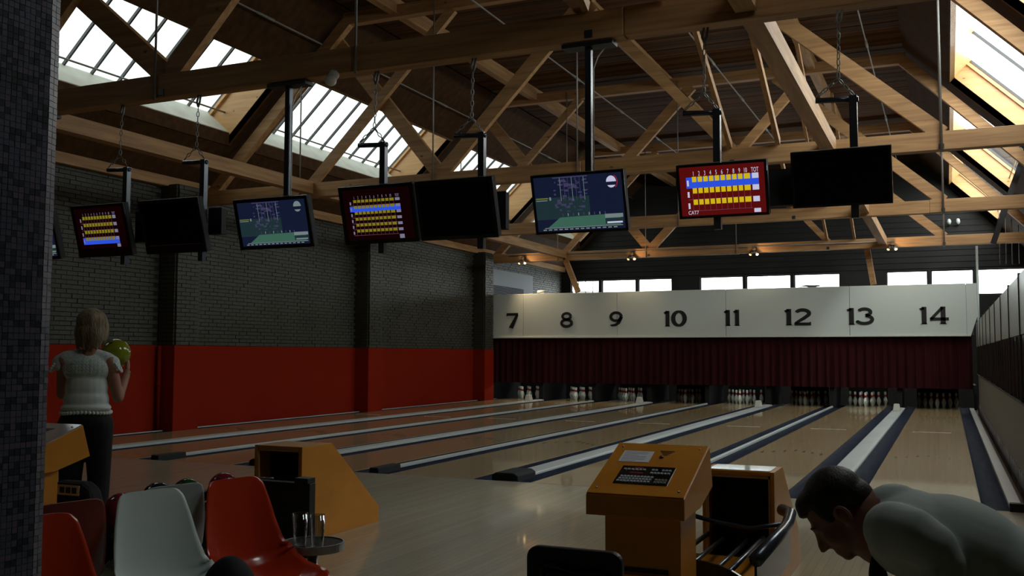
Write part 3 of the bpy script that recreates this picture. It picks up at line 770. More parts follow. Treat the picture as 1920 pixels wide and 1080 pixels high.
# ================================================================ RIGHT PARTITION
PX = .97
par = thing('partition_wall', (PX, 9, 0), 'long low partition of pale and smoked panels right of lane 14', 'partition')
Y0P, PITCHP = -.4, 1.93
ny = 10
for k in range(ny):
    a, b = Y0P+k*PITCHP+.012, Y0P+(k+1)*PITCHP-.012
    b = min(b, 18.3)
    if a > 18.2: break
    obj('upper_panel', MB().box(PX, PX+.05, a, b, 1.60, 2.22), M['part_metal'], par, bevel=.004)
    obj('smoked_panel', MB().box(PX+.005, PX+.045, a, b, .92, 1.59), M['part_dark'], par)
    obj('mullion', MB().box(PX-.012, PX+.06, a-.024, a, .90, 2.24), M['bar'], par)
    for q in (.33, .66):
        yy = a+(b-a)*q; obj('thin_post', MB().box(PX-.006, PX+.004, yy-.012, yy+.012, .92, 1.59), M['bar'], par)
    obj('lower_board', MB().box(PX, PX+.06, a-.012, b+.012, .14, .89), M['part_low'], par)
obj('sill', MB().box(PX-.02, PX+.07, Y0P, 18.3, .885, .905), M['bar'], par)
obj('mural_strip', MB().box(PX-.006, PX+.05, Y0P, 18.3, -.14, .14), M['mural'], par, label='dark strip with pale brush shapes')
struct('trim_1', MB().box(.86, XR, Y0P-.6, LEND, -.30, -.13), M['brown_floor'])
obj('steel_stud', MB().box(PX+.1, PX+.16, 18.35, 18.41, -.3, 2.3), M['part_metal'], None, 'pale steel stud at the far end of the partition', 'post', origin=(PX+.13, 18.38, -.3))

# hanging bits at the upper right
obj('diagonal_strut', MB().beam((1.183, 12.4, 3.66), (1.72, 12.4, 5.22), .05, .11), M['rail'], None, 'dark slotted steel strut leaning below the right skylight', 'strut', origin=(1.2, 12.4, 3.66))
for i, (x, zt) in enumerate(((1.70, 5.35), (1.86, 5.2), (2.01, 5.05), (2.18, 4.9))):
    obj('hanging_wire', MB().tube([(x, 20.9, 3.95), (x, 20.9, on_slope(1, x)+.03)], .012, 6), M['galv'], None, 'thin vertical wire by the far right window, %s' % ['leftmost of four', 'second of four from the left', 'third of four from the left', 'rightmost of four'][i], 'wire', 'hanging wires', origin=(x, 20.9, 3.95))
for i, x in enumerate((0.42, 0.68)):
    t = thing('wall_lamp', (x, 23.9, 5.6), 'small grey lamp on the far wall, %s of the pair' % ('left' if i == 0 else 'right'), 'lamp', 'pair of small wall lamps')
    obj('lamp_head', MB().sphere((x, 23.95, 5.6), (.07, .07, .10), 12, 8), M['part_metal'], t)
    obj('lamp_arm', MB().tube([(x, 24.13, 5.5), (x, 23.97, 5.52)], .02, 8), M['bar'], t)

# ================================================================ MONITORS
SY = -1.75
TILT = math.atan2(.16, .56)
def frame_pt(cx, cz, u, v, d=0.0):
    """point on a tilted screen: u right, v up, d out towards the viewer"""
    return (cx+u, SY-math.sin(TILT)*v-math.cos(TILT)*d, cz+math.cos(TILT)*v-math.sin(TILT)*d)
RT = Matrix.Rotation(TILT, 3, 'X')
def quad(m, cx, cz, u0, u1, v0, v1, d, mi):
    m.add([frame_pt(cx, cz, u0, v0, d), frame_pt(cx, cz, u1, v0, d), frame_pt(cx, cz, u1, v1, d), frame_pt(cx, cz, u0, v1, d)], [(0, 1, 2, 3)], mi)
def rbox(cx, cz, u0, u1, v0, v1, d0, d1):
    m = MB(); p = [frame_pt(cx, cz, u, v, d) for d in (d0, d1) for v in (v0, v1) for u in (u0, u1)]
    return m.add(p, [(0, 2, 3, 1), (4, 5, 7, 6), (0, 1, 5, 4), (2, 6, 7, 3), (0, 4, 6, 2), (1, 3, 7, 5)])
EM = {'maroon': emat('scr_maroon', (.095, .004, .004), .9), 'maroon_dim': emat('scr_maroon_dim', (.010, .0006, .001), .5), 'yellow': emat('scr_yellow', (.75, .55, .01), .8),
      'yellow_dim': emat('scr_yellow_dim', (.35, .30, .02), .55), 'blue': emat('scr_blue', (.03, .10, .85), .8), 'white': emat('scr_white', (.60, .60, .80), .85),
      'lilac': emat('scr_lilac', (.35, .33, .5), .5), 'line': emat('scr_line', (.30, .08, .14), .6), 'off': mat('screen_off', (.003, .003, .004), .3, spec=.15),
      'navy': emat('scr_navy', (.008, .012, .035), .8), 'crowd': emat('scr_crowd', (.055, .05, .12), .8), 'green': emat('scr_green', (.05, .14, .10), .8),
      'teal': emat('scr_teal', (.015, .035, .04), .8), 'pale': emat('scr_pale', (.20, .25, .25), .8), 'lime': emat('scr_lime', (.20, .22, .03), .7), 'red': emat('scr_red', (.4, .02, .05), .7)}
def chain(m, a, b, r=.012):
    a = Vector(a); b = Vector(b); L = (b-a).length; n = max(2, int(L/.05)); d = (b-a).normalized(); x = d.orthogonal().normalized(); y = d.cross(x)
    for k in range(n):
        c = a+(b-a)*(k+.5)/n; s_ = x if k % 2 else y
        pts = [c+d*.030*math.cos(t_)+s_*.014*math.sin(t_) for t_ in [2*PI*q/8 for q in range(9)]]
        m.tube(pts, .005, 5, cap=False)
    return m
def monitor(cx, wd, zt, zb, kind, label, px, hang, bez=.035):
    cz = (zt+zb)/2; hh = (zt-zb)/2/math.cos(TILT); hw = wd/2
    t = thing('monitor', (cx, SY, zb), label, 'monitor')
    obj('housing', rbox(cx, cz, -hw, hw, -hh, hh, -.07, 0.0), M['soft_black'], t, bevel=.006)
    # raised bezel
    b = MB()
    lower = .10 if kind in ('score_old', 'off_old') else bez
    for q in ((-hw, hw, hh-bez, hh), (-hw, hw, -hh, -hh+lower), (-hw, -hw+bez, -hh+lower, hh-bez), (hw-bez, hw, -hh+lower, hh-bez)):
        r_ = rbox(cx, cz, *q, 0.0, .014); b.add(r_.v, r_.f)
    obj('bezel', b, M['gloss_black'], t)
    su0, su1, sv0, sv1 = -hw+bez, hw-bez, -hh+lower, hh-bez
    sw, sh = su1-su0, sv1-sv0
    if kind in ('off', 'off_old'):
        m = MB(); quad(m, cx, cz, su0, su1, sv0, sv1, .002, 0); obj('screen', m, EM['off'], t)
        if kind == 'off_old':
            m = MB(); quad(m, cx, cz, -hw+.06, hw-.06, -hh+.092, -hh+.096, .0155, 0); obj('trim_line', m, M['galv'], t)
    elif kind in ('score', 'score_mid', 'score_old'):
        dim = kind != 'score'
        names = ['maroon_dim' if dim else 'maroon', 'yellow_dim' if dim else 'yellow', 'blue', 'white' if not dim else 'lilac', 'line']
        mats = [EM[k] for k in names]; m = MB(); quad(m, cx, cz, su0, su1, sv0, sv1, .002, 0)
        rows = {'score': 3, 'score_mid': 6, 'score_old': 4}[kind]; hl = {'score': 0, 'score_mid': 1, 'score_old': 3}[kind]
        gx0, gx1 = (su0+.09*sw, su1-.07*sw) if not dim else (su0+.10*sw, su1-.16*sw)
        gy1, gy0 = sv1-.20*sh, sv0+.10*sh
        ph = (gy1-gy0)/rows
        cols = [gx0+(gx1-gx0)*(.07+.081*k) for k in range(11)]
        for r_ in range(rows):
            y1_ = gy1-r_*ph; y0_ = y1_-ph
            if r_ == hl: quad(m, cx, cz, gx0-.01, gx1, y0_, y1_-.01*sh, .003, 2)
            for k in range(10):
                wk = .062 if k < 9 else .085
                quad(m, cx, cz, cols[k], cols[k]+(gx1-gx0)*wk, y1_-ph*.46, y1_, .004, 1)
            quad(m, cx, cz, gx1-(gx1-gx0)*.09, gx1, y1_-ph*.46, y1_, .004, 3)
            if r_ != hl:
                quad(m, cx, cz, gx0, gx1-(gx1-gx0)*.1, y0_-.001, y0_+.002, .0032, 4)
                for k in range(11): quad(m, cx, cz, cols[k]-.004, cols[k]-.002, y0_, y1_-ph*.46, .0032, 4)
            quad(m, cx, cz, gx0-.004, gx0+.012, y0_+.2*ph, y0_+.7*ph, .004, 3)
        quad(m, cx, cz, gx1-(gx1-gx0)*.085, gx1+.004, gy0-.09*sh, gy0-.01*sh, .004, 3)
        obj('screen', m, mats, t, label='lit score table with yellow boxes')
        hd = list(zip([str(k) for k in range(1, 11)]+['TOT'], cols[:10]+[gx1-(gx1-gx0)*.07]))
        R3 = Matrix.Rotation(PI/2, 4, 'X')
        for tx, u in hd:
            P3 = Matrix.Translation(frame_pt(cx, cz, u+.014, gy1+.018*sh, .004)) @ RT.to_4x4() @ R3
            text_mesh(tx, .055 if not dim else .04, EM['white'] if not dim else EM['lilac'], 'screen_lettering', t, P3, 0.0003, sx=.55)
        if not dim:
            for tx, u, v in (('CAT7', gx0+.035, sv0+.012), ('S', gx0-.004+.005, gy1-ph*1.75)):
                P3 = Matrix.Translation(frame_pt(cx, cz, u, v, .004)) @ RT.to_4x4() @ R3
                text_mesh(tx, .045, EM['white'], 'screen_lettering', t, P3, 0.0003, sx=.8)
    else:  # sports broadcast
        keys = ['navy', 'crowd', 'green', 'teal', 'pale', 'lime', 'white', 'red']
        if kind == 'tv_dim': pass
        mats = [EM[k] for k in keys]; m = MB(); quad(m, cx, cz, su0, su1, sv0, sv1, .002, 0)
        rr = random.Random(5)
        def q_(a, b, c, d, dd, mi): quad(m, cx, cz, su0+a*sw, su0+b*sw, sv0+c*sh, sv0+d*sh, dd, mi)
        q_(0, .62, .22, .62, .0026, 3)
        for k in range(60):
            a = .22+.36*rr.random(); c = .33+.60*rr.random(); ww = .01+.05*rr.random(); q_(a, min(a+ww, .62), c, min(c+.012+.03*rr.random(), .99), .003, 1)
        for k in range(7): q_(.30+.045*k, .305+.045*k, .55, .97, .0032, 4 if k % 3 == 0 else 1)
        q_(.22, .62, .965, .985, .0032, 1)
        # pitch as a slanted polygon
        pts = [(.12, .07), (.95, .07), (.95, .27), (.27, .25)]
        m.add([frame_pt(cx, cz, su0+a*sw, sv0+c*sh, .0035) for a, c in pts], [(0, 1, 2, 3)], 2)
        q_(.78, .98, .20, .27, .004, 4); q_(.78, .98, .09, .19, .004, 3); q_(.80, .97, .10, .13, .0045, 6 if kind == 'tv' else 4)
        q_(.08, .97, .055, .068, .004, 4)
        for k in range(14): q_(.06+k*.062, .10+k*.062, .02, .04, .004, 4)
        q_(.01, .15, .60, .62, .004, 5); q_(.01, .14, .565, .58, .004, 4); q_(.165, .185, .57, .63, .004, 4)
        for k in range(9): q_(.30+.06*k, .31+.06*k, .27, .32, .004, 4 if k % 2 else 1)
        n = 20; cu, cv, ru = su0+.88*sw, sv0+.84*sh, .055*sw
        ring = [(cu+ru*math.cos(2*PI*k/n), cv+ru*1.15*math.sin(2*PI*k/n)) for k in range(n)]
        m.add([frame_pt(cx, cz, a, b_, .0045) for a, b_ in ring[:n//2+1]], [tuple(range(n//2+1))], 6 if kind == 'tv' else 4)
        m.add([frame_pt(cx, cz, a, b_, .0045) for a, b_ in ring[n//2+2:n-1]], [tuple(range(n//2-3))], 6 if kind == 'tv' else 4)
        if kind == 'tv':
            for k in range(5, 8): pass
            arc_ = [(cu+ru*rr_*math.cos(t_), cv+ru*1.15*rr_*math.sin(t_)) for rr_ in (1.15, 1.3) for t_ in [(-.9+1.9*q/8) for q in range(9)]]
            m.add([frame_pt(cx, cz, a, b_, .0045) for a, b_ in arc_], [(k, k+1, k+10, k+9) for k in range(8)], 7)
        obj('screen', m, mats, t, label='lit sports broadcast picture')
    # pole behind, bracket or chain to the truss
    y = SY+.10
    if hang == 'pole':
        obj('pole', MB().box(px-.028, px+.028, y-.028, y+.028, zb+.1, 4.15), M['rail'], t)
        obj('ceiling_plate', MB().box(px-.24, px+.24, y-.06, y+.09, 4.15, 4.185), M['black'], t)
        obj('cable', MB().tube([(px+.045, y, 3.0), (px+.045, y, 3.95), (px+.09, y, 4.06), (px+.16, y, 4.14)], .006, 6), M['white_plastic'], t)
    else:
        zp = 3.44
        obj('pole', MB().box(px-.03, px+.03, y-.03, y+.03, zb-.10, zp+.03), M['rail'], t)
        obj('arm', MB().tube([(px-.29, y, zp+.02), (px+.04, y, zp)], .024, 8), M['rail'], t)
        top = Vector((px-.10, y, 4.06)); kn = Vector((px-.11, y, 3.62))
        m = MB(); chain(m, top, kn); chain(m, kn, (px-.28, y, zp+.05)); chain(m, kn, (px+.01, y, zp+.03))
        obj('chain', m, M['galv'], t)
        obj('shackle', MB().tube([top+Vector((0, 0, .13)), top+Vector((-.02, 0, .05)), top], .012, 6), M['galv'], t)
        obj('shackle', MB().tube([top+Vector((.03, 0, .13)), top+Vector((.02, 0, .05)), top], .012, 6), M['galv'], t)
    return t
MON = [None]; MON[-1] = monitor(-9.46, .82, 3.0, 2.47, 'tv_dim', 'leftmost monitor, mostly hidden behind the tiled column', -9.5, 'pole')
MON += [None]; MON[-1] = monitor(-8.36, .79, 3.035, 2.47, 'score_old', 'dim score monitor nearest the tiled column, blue row at the bottom', -8.11, 'chain')
MON += [None]; MON[-1] = monitor(-7.335, .83, 3.035, 2.47, 'off_old', 'dark switched-off monitor second from the left column', -7.01, 'chain')
MON += [None]; MON[-1] = monitor(-6.0, .92, 2.97, 2.465, 'tv_dim', 'dim sports monitor hanging on a straight pole at the left', -5.91, 'pole')
MON += [None]; MON[-1] = monitor(-4.75, .83, 3.015, 2.466, 'score_mid', 'score monitor with six yellow rows and a blue row', -4.76, 'chain')
MON += [None]; MON[-1] = monitor(-3.90, .81, 3.012, 2.467, 'off', 'dark switched-off monitor in the middle, right beside the six-row score', -3.685, 'chain')
MON += [None]; MON[-1] = monitor(-2.68, .87, 2.985, 2.47, 'tv', 'bright sports monitor showing a green field in the middle', -2.62, 'pole', .022)
MON += [None]; MON[-1] = monitor(-1.41, .75, 2.98, 2.54, 'score', 'bright red score monitor with three yellow rows', -1.47, 'chain', .022)
MON += [None]; MON[-1] = monitor(-.465, .76, 3.015, 2.578, 'off', 'dark switched-off monitor, rightmost of the row', -.37, 'chain', .02)
for par_i, x0, x1, z0, z1 in ((1, -8.02, -7.62, 2.62, 2.96), (2, -6.98, -6.80, 2.66, 2.94), (5, -3.60, -3.46, 2.55, 2.90), (7, -1.12, -.75, 2.62, 2.92)):
    mo = MON[par_i]
    obj('mounting_box', MB().box(x0, x1, -1.60, -1.52, z0, z1), M['soft_black'], mo, bevel=.005)
    obj('mounting_box_edge', MB().box(x0, x1, -1.602, -1.58, z1, z1+.006), M['rail'], mo)
t = thing('dome_lamp', (-5.28, -1.85, 4.05), 'small white dome lamp under the near truss', 'lamp')
obj('globe', MB().sphere((-5.28, -1.82, 4.10), (.06, .06, .055), 14, 10), M['white_plastic'], t)
obj('base', MB().tube([(-5.28, -1.79, 4.14), (-5.28, -1.75, 4.19)], .05, 12), M['white_plastic'], t)

# ================================================================ BALL RETURNS
def ball_return(cx, prof, yn, label, hw=.20, top_m=None):
    t = thing('ball_return_hood', (cx, yn, 0), label, 'ball return')
    P = prof
    for s_ in (-1, 1):
        x0 = cx+s_*hw; obj('side_panel', MB().prism(P, 'x', min(x0, x0-s_*.022), max(x0, x0-s_*.022)), M['hood'], t, label=None, bevel=.002)
    (ya, za), (yb, zb), (yc, zc) = P[1], P[2], P[3]
    obj('top_panel', MB().box(cx-hw+.022, cx+hw-.022, ya+.002, yb, za-.022, za-.001), top_m or M['hood'], t)
    obj('front_slope', MB().prism([(yb, zb-.001), (yb-.02, zb-.02), (yc-.02, zc-.01), (yc-.001, zc)], 'x', cx-hw+.022, cx+hw-.022), M['hood'], t)
    obj('toe_panel', MB().prism([(P[3][0]-.001, P[3][1]), (P[3][0]-.022, P[3][1]), (P[4][0]-.022, 0), (P[4][0]-.001, 0)], 'x', cx-hw+.022, cx+hw-.022), M['hood'], t)
    obj('mouth_lining', MB().box(cx-hw+.024, cx+hw-.024, ya+.16, ya+.18, .02, za-.024), M['soft_black'], t, label='black cloth inside the ball mouth')
    obj('mouth_frame', MB().box(cx-hw+.02, cx-hw+.035, ya+.004, ya+.02, .32, za-.022).box(cx+hw-.035, cx+hw-.02, ya+.004, ya+.02, .32, za-.022).box(cx-hw+.02, cx+hw-.02, ya+.004, ya+.02, za-.04, za-.022), M['hood_edge'], t)
    obj('lower_front', MB().box(cx-hw+.024, cx+hw-.024, ya+.02, ya+.04, .0, .20), M['hood'], t)
    return t
H2 = [(-4.02, 0.0), (-4.02, .705), (-3.70, .705), (-3.06, .24), (-2.94, 0.0)]
H1 = [(-3.86, 0.0), (-3.86, .70), (-3.48, .70), (-2.78, .125), (-2.78, 0.0)]
white_top = mat('glossy_paper_top', (.75, .80, .86), .10, metal=.5, coat=1.0)
h2 = ball_return(-.87, H2, -4.02, 'orange ply ball return hood beside the scoring desk, papers on top', .21)
h1 = ball_return(-4.29, H1, -3.86, 'orange ply ball return hood behind the red chair', .215)
obj('notice_sheet', MB().box(-1.05, -.69, -3.99, -3.73, .7055, .7085), white_top, None, 'glossy white notice sheet lying on the right ball return hood', 'sheet', origin=(-.87, -3.86, .7055))
def rack(cx, y0, y1, zt, label, hw=.31):
    t = thing('ball_rack', (cx, (y0+y1)/2, 0), label, 'ball rack')
    for s_ in (-1, 1):
        x = cx+s_*hw
        obj('side_rail', MB().tube([(x-s_*.06, y0+.10, zt+.05), (x, y0+.02, zt+.045), (x, y0-.10, zt+.0), (x, y0-.3, zt-.005), (x, y1, zt-.01)], .034, 12), M['rail'], t)
        obj('inner_rail', MB().tube([(cx+s_*.16, y0, zt-.10), (cx+s_*.16, y1+.02, zt-.10)], .014, 8), M['dark_metal'], t)
        obj('side_sheet', MB().box(min(x, x-s_*.012), max(x, x-s_*.012), y1+.01, y0, zt-.22, zt-.03), M['gloss_black'], t)
    for q in (-.07, .07): obj('inner_rail', MB().tube([(cx+q, y0, zt-.12), (cx+q, y1+.02, zt-.12)], .012, 8), M['dark_metal'], t)
    obj('tray', MB().box(cx-hw+.02, cx+hw-.02, y1+.02, y0, zt-.24, zt-.22), M['hood'], t, label='orange ply bottom of the rack')
    n = 14
    poly = [(cx+hw*1.02*math.cos(PI*k/n), zt-.20+.17*math.sin(PI*k/n)) for k in range(n+1)]
    poly = poly+[(cx-hw*1.02, zt-.32), (cx+hw*1.02, zt-.32)]
    obj('end_plate', MB().prism(poly, 'y', y1-.02, y1+.0), M['gloss_black'], t)
    obj('cross_arm', MB().tube([(cx-hw, y0-.05, zt+.02), (cx-hw*.3, y0-.02, zt-.03), (cx+hw*.3, y0-.02, zt-.05), (cx+hw, y0-.05, zt+.0)], .014, 8), M['rail'], t)
    obj('pedestal', MB().box(cx-.12, cx+.12, y1+.25, y0-.15, 0, zt-.24), M['hood'], t)
    return t
rack(-.875, -4.08, -5.16, .44, 'ball rack with dark steel rails in front of the right hood')
rack(-4.53, -4.0, -5.31, .31, 'ball rack holding coloured balls at the left, behind the chairs', .27)
# black panel next to the left hood
t = thing('black_cabinet', (-3.92, -4.2, 0), 'black upright cabinet beside the left ball return hood', 'cabinet')
obj('body', MB().box(-4.215, -3.72, -4.26, -4.19, 0, .50), M['black'], t, bevel=.004)
obj('lid', MB().box(-3.84, -3.73, -4.27, -4.18, .50, .535), M['black'], t, bevel=.003)
obj('hinge_rod', MB().tube([(-4.17, -4.24, .515), (-4.04, -4.24, .52)], .006, 6), M['metal'], t)

def ball(x, y, z, m, label, grp='balls in the left rack'):
    t = thing('bowling_ball', (x, y, z-.108), label, 'bowling ball', grp)
    obj('sphere', MB().sphere((x, y, z), .108, 28, 18), m, t)
    hh = MB()
    d0 = Vector((-.2, -.55, .8)).normalized()
    for q in ((0, 0), (.028, 0), (.014, -.045)):
        sx = d0.orthogonal().normalized(); sy = d0.cross(sx); d = (d0*.108+sx*q[0]+sy*q[1]).normalized()
        hh.tube([Vector((x, y, z))+d*.1055, Vector((x, y, z))+d*.1085], .011, 10)
    obj('finger_holes', hh, M['black'], t)
    return t
bm = lambda nm, c, c2: mat(nm, c, .12, var=c2, vscale=7, coat=.6)
B = {'red': bm('ball_red', (.30, .012, .03), (.42, .03, .06)), 'green': bm('ball_green', (.010, .07, .02), (.02, .12, .04)), 'black': bm('ball_black', (.006, .008, .012), (.03, .04, .055)),
     'blue': bm('ball_blue', (.02, .06, .13), (.03, .09, .2)), 'olive': bm('ball_olive', (.21, .24, .008), (.30, .32, .02)), 'pink': bm('ball_pink', (.30, .03, .05), (.4, .06, .08))}
ball(-4.70, -4.64, .395, B['black'], 'black swirled ball left of the green one in the rack')
ball(-4.66, -4.40, .395, B['green'], 'dark green ball in the rack behind the grey chair')
ball(-4.66, -4.02, .395, B['red'], 'crimson ball farthest back in the rack')
ball(-4.47, -4.18, .385, B['blue'], 'blue ball just in front of the crimson one')
ball(-4.50, -4.78, .375, B['pink'], 'pinkish red ball in front of the black swirled one')
ball(-4.52, -5.14, .395, B['red'], 'red ball at the near end of the rack, beside the black case')
# black case with white label
t = thing('equipment_case', (-4.6, -5.38, 0), 'rounded black case with a white label strip left of the red ball', 'case')
m = MB()
def casef(i, j):
    a = PI*i; x = -4.42+.24*math.cos(a)*(1-.15*j); return (x, -5.78+.34*j, .30+.30*math.sin(a)**.6)
m.prism([(-4.78, .0), (-4.46, .0), (-4.45, .46), (-4.49, .56), (-4.56, .60), (-4.78, .60)], 'y', -5.44, -5.33)
obj('case_body', m, M['soft_black'], t, bevel=.03)
obj('label_strip', MB().box(-4.77, -4.56, -5.442, -5.437, .52, .58), M['paper'], t, label='white label strip')
for k in range(3):
    obj('label_mark', MB().box(-4.72+.05*k, -4.682+.05*k, -5.4445, -5.4415, .532, .568), M['jeans'], t)

# ================================================================ SCORING DESKS
def scoring_desk(loc, label, top_paper=True, glossy=False):
    """origin: near bottom corner centre of the pedestal; head slopes up away from the seat"""
    X, Y = loc
    t = thing('scoring_desk', (X, Y, 0), label, 'scoring desk')
    hw = .22
    side = [(-.02, .685), (-.02, .775), (.47, .955), (.53, .765), (.28, .70)]   # y offset, z
    side = [(Y+a, b) for a, b in side]
    top_m = M['hood'] if not glossy else mat('desk_top_sheen', (.75, .78, .82), .10, metal=.5, coat=1.0)  # pale metallic colour stands in for window reflection on the ply top
    obj('head', MB().prism(side, 'x', X-hw, X+hw), M['hood'], t, bevel=.003)
    a, b = side[1], side[2]; d = Vector((0, b[0]-a[0], b[1]-a[1])); L = d.length; d.normalize(); n = Vector((0, -d.z, d.y))
    def tp(u, v, h): # u across -hw..hw, v 0..L up the slope
        p = Vector((X+u, a[0], a[1]))+d*v+n*h; return tuple(p)
    def plate(u0, u1, v0, v1, h0, h1):
        m = MB(); p = [tp(u, v, h) for h in (h0, h1) for v in (v0, v1) for u in (u0, u1)]
        return m.add(p, [(0, 2, 3, 1), (4, 5, 7, 6), (0, 1, 5, 4), (2, 6, 7, 3), (0, 4, 6, 2), (1, 3, 7, 5)])
    obj('top_board', plate(-hw+.002, hw-.002, .004, L-.004, .0005, .006), top_m, t, bevel=.002)
    for u in (-hw+.035, hw-.035):
        for v in (.05, L-.05): 
            s_ = MB(); s_.sphere(tp(u, v, .007), .006, 8, 6); obj('screw', s_, M['metal'], t)
    # keyboard
    ku0, ku1, kv0, kv1 = -.125, .12, .10, .27
    obj('keyboard_plate', plate(ku0, ku1, kv0, kv1, .006, .010), M['gloss_black'], t)
    for r_ in range(3):
        for c in range(10):
            u = ku0+.012+c*.0155+r_*.003; v = kv0+.012+r_*.022; obj('key', plate(u, u+.011, v, v+.014, .010, .014), M['key'], t)
    for r_ in range(2):
        for c in range(4):
            u = ku0+.182+c*.0145; v = kv0+.012+r_*.022; obj('key', plate(u, u+.010, v, v+.014, .010, .014), M['key_olive'], t)
    for c in range(6):
        u = ku0+.014+c*.018; obj('key', plate(u, u+.012, kv0+.125, kv0+.139, .010, .014), M['key'], t)
    for c in range(6):
        u = ku0+.145+c*.0155; obj('key', plate(u, u+.011, kv0+.098, kv0+.112, .010, .014), M['key'], t)
        if c != 2: obj('key', plate(u, u+.011, kv0+.128, kv0+.140, .010, .014), M['key'], t)
    obj('red_lettering', plate(ku0+.05, ku0+.11, kv0+.098, kv0+.106, .010, .0112), M['red_ink'], t)
    obj('red_lettering', plate(ku0+.06, ku0+.10, kv0+.148, kv0+.154, .010, .0112), M['red_ink'], t)
    # printed notice
    m = plate(-.165, -.02, .315, .43, .0062, .0078); pn = obj('notice', m, M['paper'], t)
    for k in range(7):
        wd = .11 if k not in (2, 6) else .07; obj('printed_line', plate(-.155, -.155+wd, .415-k*.015, .4175-k*.015, .0078, .0084), M['ink'], pn)
    # speaker slots: narrowing lines and a knob
    for k in range(5): obj('speaker_slot', plate(.005+.006*k, .075-.006*k, .44-k*.011, .4435-k*.011, .006, .0075), M['black'], t)
    kb = MB(); kb.tube([tp(.028, .375, .006), tp(.028, .375, .012)], .010, 12); obj('button', kb, M['black'], t)
    # pedestal
    obj('pedestal', MB().box(X-.155, X+.185, Y+.05, Y+.33, .0, .72), M['hood'], t, bevel=.003)
    obj('foot_slot', MB().box(X-.10, X+.13, Y+.045, Y+.052, .44, .46), M['soft_black'], t)
    obj('drawer_front', MB().box(X-.15, X+.16, Y+.036, Y+.052, .08, .43), M['hood'], t)
    return t
scoring_desk((-.975, -5.74), 'orange ply scoring desk with keyboard in the foreground')
scoring_desk((-4.69, -5.98-.0), 'orange ply scoring desk half hidden by the tiled column', glossy=True)

# ================================================================ TILED COLUMN
col_poly = [(-2.60, -9.3), (-2.09, -9.3), (-2.09, -7.869), (-2.105, -7.826), (-2.60, -7.826)]
ct = thing('tiled_column', (-2.35, -8.55, 0), 'dark mosaic tiled column at the left edge', 'column')
obj('core', MB().prism(col_poly, 'z', 0.0, 4.18), M['grout'], ct)
TS = .0178
def tile_mesh(wd, ht, m): return mesh_of('tile', MB().box(0, .0032, 0, wd, 0, ht), m)
tms = [tile_mesh(TS-.0016, TS-.0016, M[k]) for k in ('tile_a', 'tile_b', 'tile_c')]
cnt = 0; restm = [MB(), MB(), MB()]
ncol = int(1.2/TS); nrow = int(4.1/TS)
vis = []
for r_ in range(int(.5/TS), int(2.75/TS)):
    for c in range(int(.50/TS)):
        y = -7.869-(c+1)*TS; z = r_*TS; k = random.choices((0, 1, 2), (6, 3, 2))[0]
        if cnt < 285 and 1.15 < z < 1.95 and c < 8:
            o = bpy.data.objects.new('tile', tms[k]); COL.objects.link(o); o.parent = ct; o.location = (-2.09+2.35+random.uniform(-.0008, .0006), y+8.55, z); cnt += 1
        else:
            x1 = -2.09+.0032+random.uniform(-.0008, .0006); restm[k].box(-2.09, x1, y, y+TS-.0016, z, z+TS-.0016)
# chamfer strip
cd = Vector((-2.105+2.09, -7.826+7.869, 0)); cl = cd.length; cd.normalize(); cn = Vector((cd.y, -cd.x, 0))
for r_ in range(int(.5/TS), int(2.75/TS)):
    for c in range(10):
        k = random.choices((0, 1, 2), (4, 1, 5))[0]
        s0, s1 = c*.0226+.001, (c+1)*.0226-.001
        if s1 > cl: continue
        a = Vector((-2.09, -7.869, 0))+cd*s0; b = Vector((-2.09, -7.869, 0))+cd*s1; z = r_*TS; h = .003+random.uniform(-.0008, .0006)
        q = [a, b, b+cn*h, a+cn*h]
        restm[k].prism([(p.x, p.y) for p in q][::-1], 'z', z, z+TS-.0016)
for k, m in enumerate(restm): obj('tilework', m, M[('tile_a', 'tile_b', 'tile_c')[k]], ct, kind='stuff')

# ================================================================ CHAIRS
def shell_mesh(thick=.006):
    # side profile (x forward, z up) from top of the back to the front lip of the seat
    prof = [(-.2262, .806), (-.2258, .803), (-.225, .795), (-.222, .768), (-.212, .685), (-.200, .59), (-.186, .50), (-.165, .435), (-.125, .392), (-.06, .37), (.03, .362), (.12, .368), (.185, .375), (.215, .367), (.225, .347)]
    wid = [.080, .115, .138, .158, .180, .198, .215, .228, .232, .230, .226, .222, .212, .195, .17]
    curl = [.002, .003, .005, .012, .022, .032, .050, .070, .078, .066, .048, .034, .022, .012, .006]
    NU = 14
    def pt(i, j, off):
        u = i; k = u*(len(prof)-1); a = min(int(k), len(prof)-2); f = k-a
        px = prof[a][0]+(prof[a+1][0]-prof[a][0])*f; pz = prof[a][1]+(prof[a+1][1]-prof[a][1])*f
        w_ = wid[a]+(wid[a+1]-wid[a])*f; cu = curl[a]+(curl[a+1]-curl[a])*f
        tx, tz = prof[a+1][0]-prof[a][0], prof[a+1][1]-prof[a][1]; L = math.hypot(tx, tz); nx, nz = -tz/L, tx/L   # towards the sitter
        if nz < 0 and nx < 0: nx, nz = -nx, -nz
        s_ = 2*j-1; q = abs(s_)**2.6
        w_eff = w_*s_
        return (px+nx*(cu*q*1.3+off), w_eff, pz+nz*(cu*q*1.3+off))
    m = MB(); m.grid(lambda i, j: pt(i, j, 0), 40, 22); n1 = len(m.v)
    m.grid(lambda i, j: pt(i, j, -thick), 40, 22, flip=True)
    cols = 23
    rim = [j for j in range(cols)]+[i*cols+cols-1 for i in range(1, 41)]+[40*cols+j for j in range(cols-2, -1, -1)]+[i*cols for i in range(39, 0, -1)]
    for a, b in zip(rim, rim[1:]+rim[:1]): m.f.append([a, b, b+n1, a+n1]); m.m.append(0); m.sm.append(True)
    return m
SH = shell_mesh()
chair_i = [0]
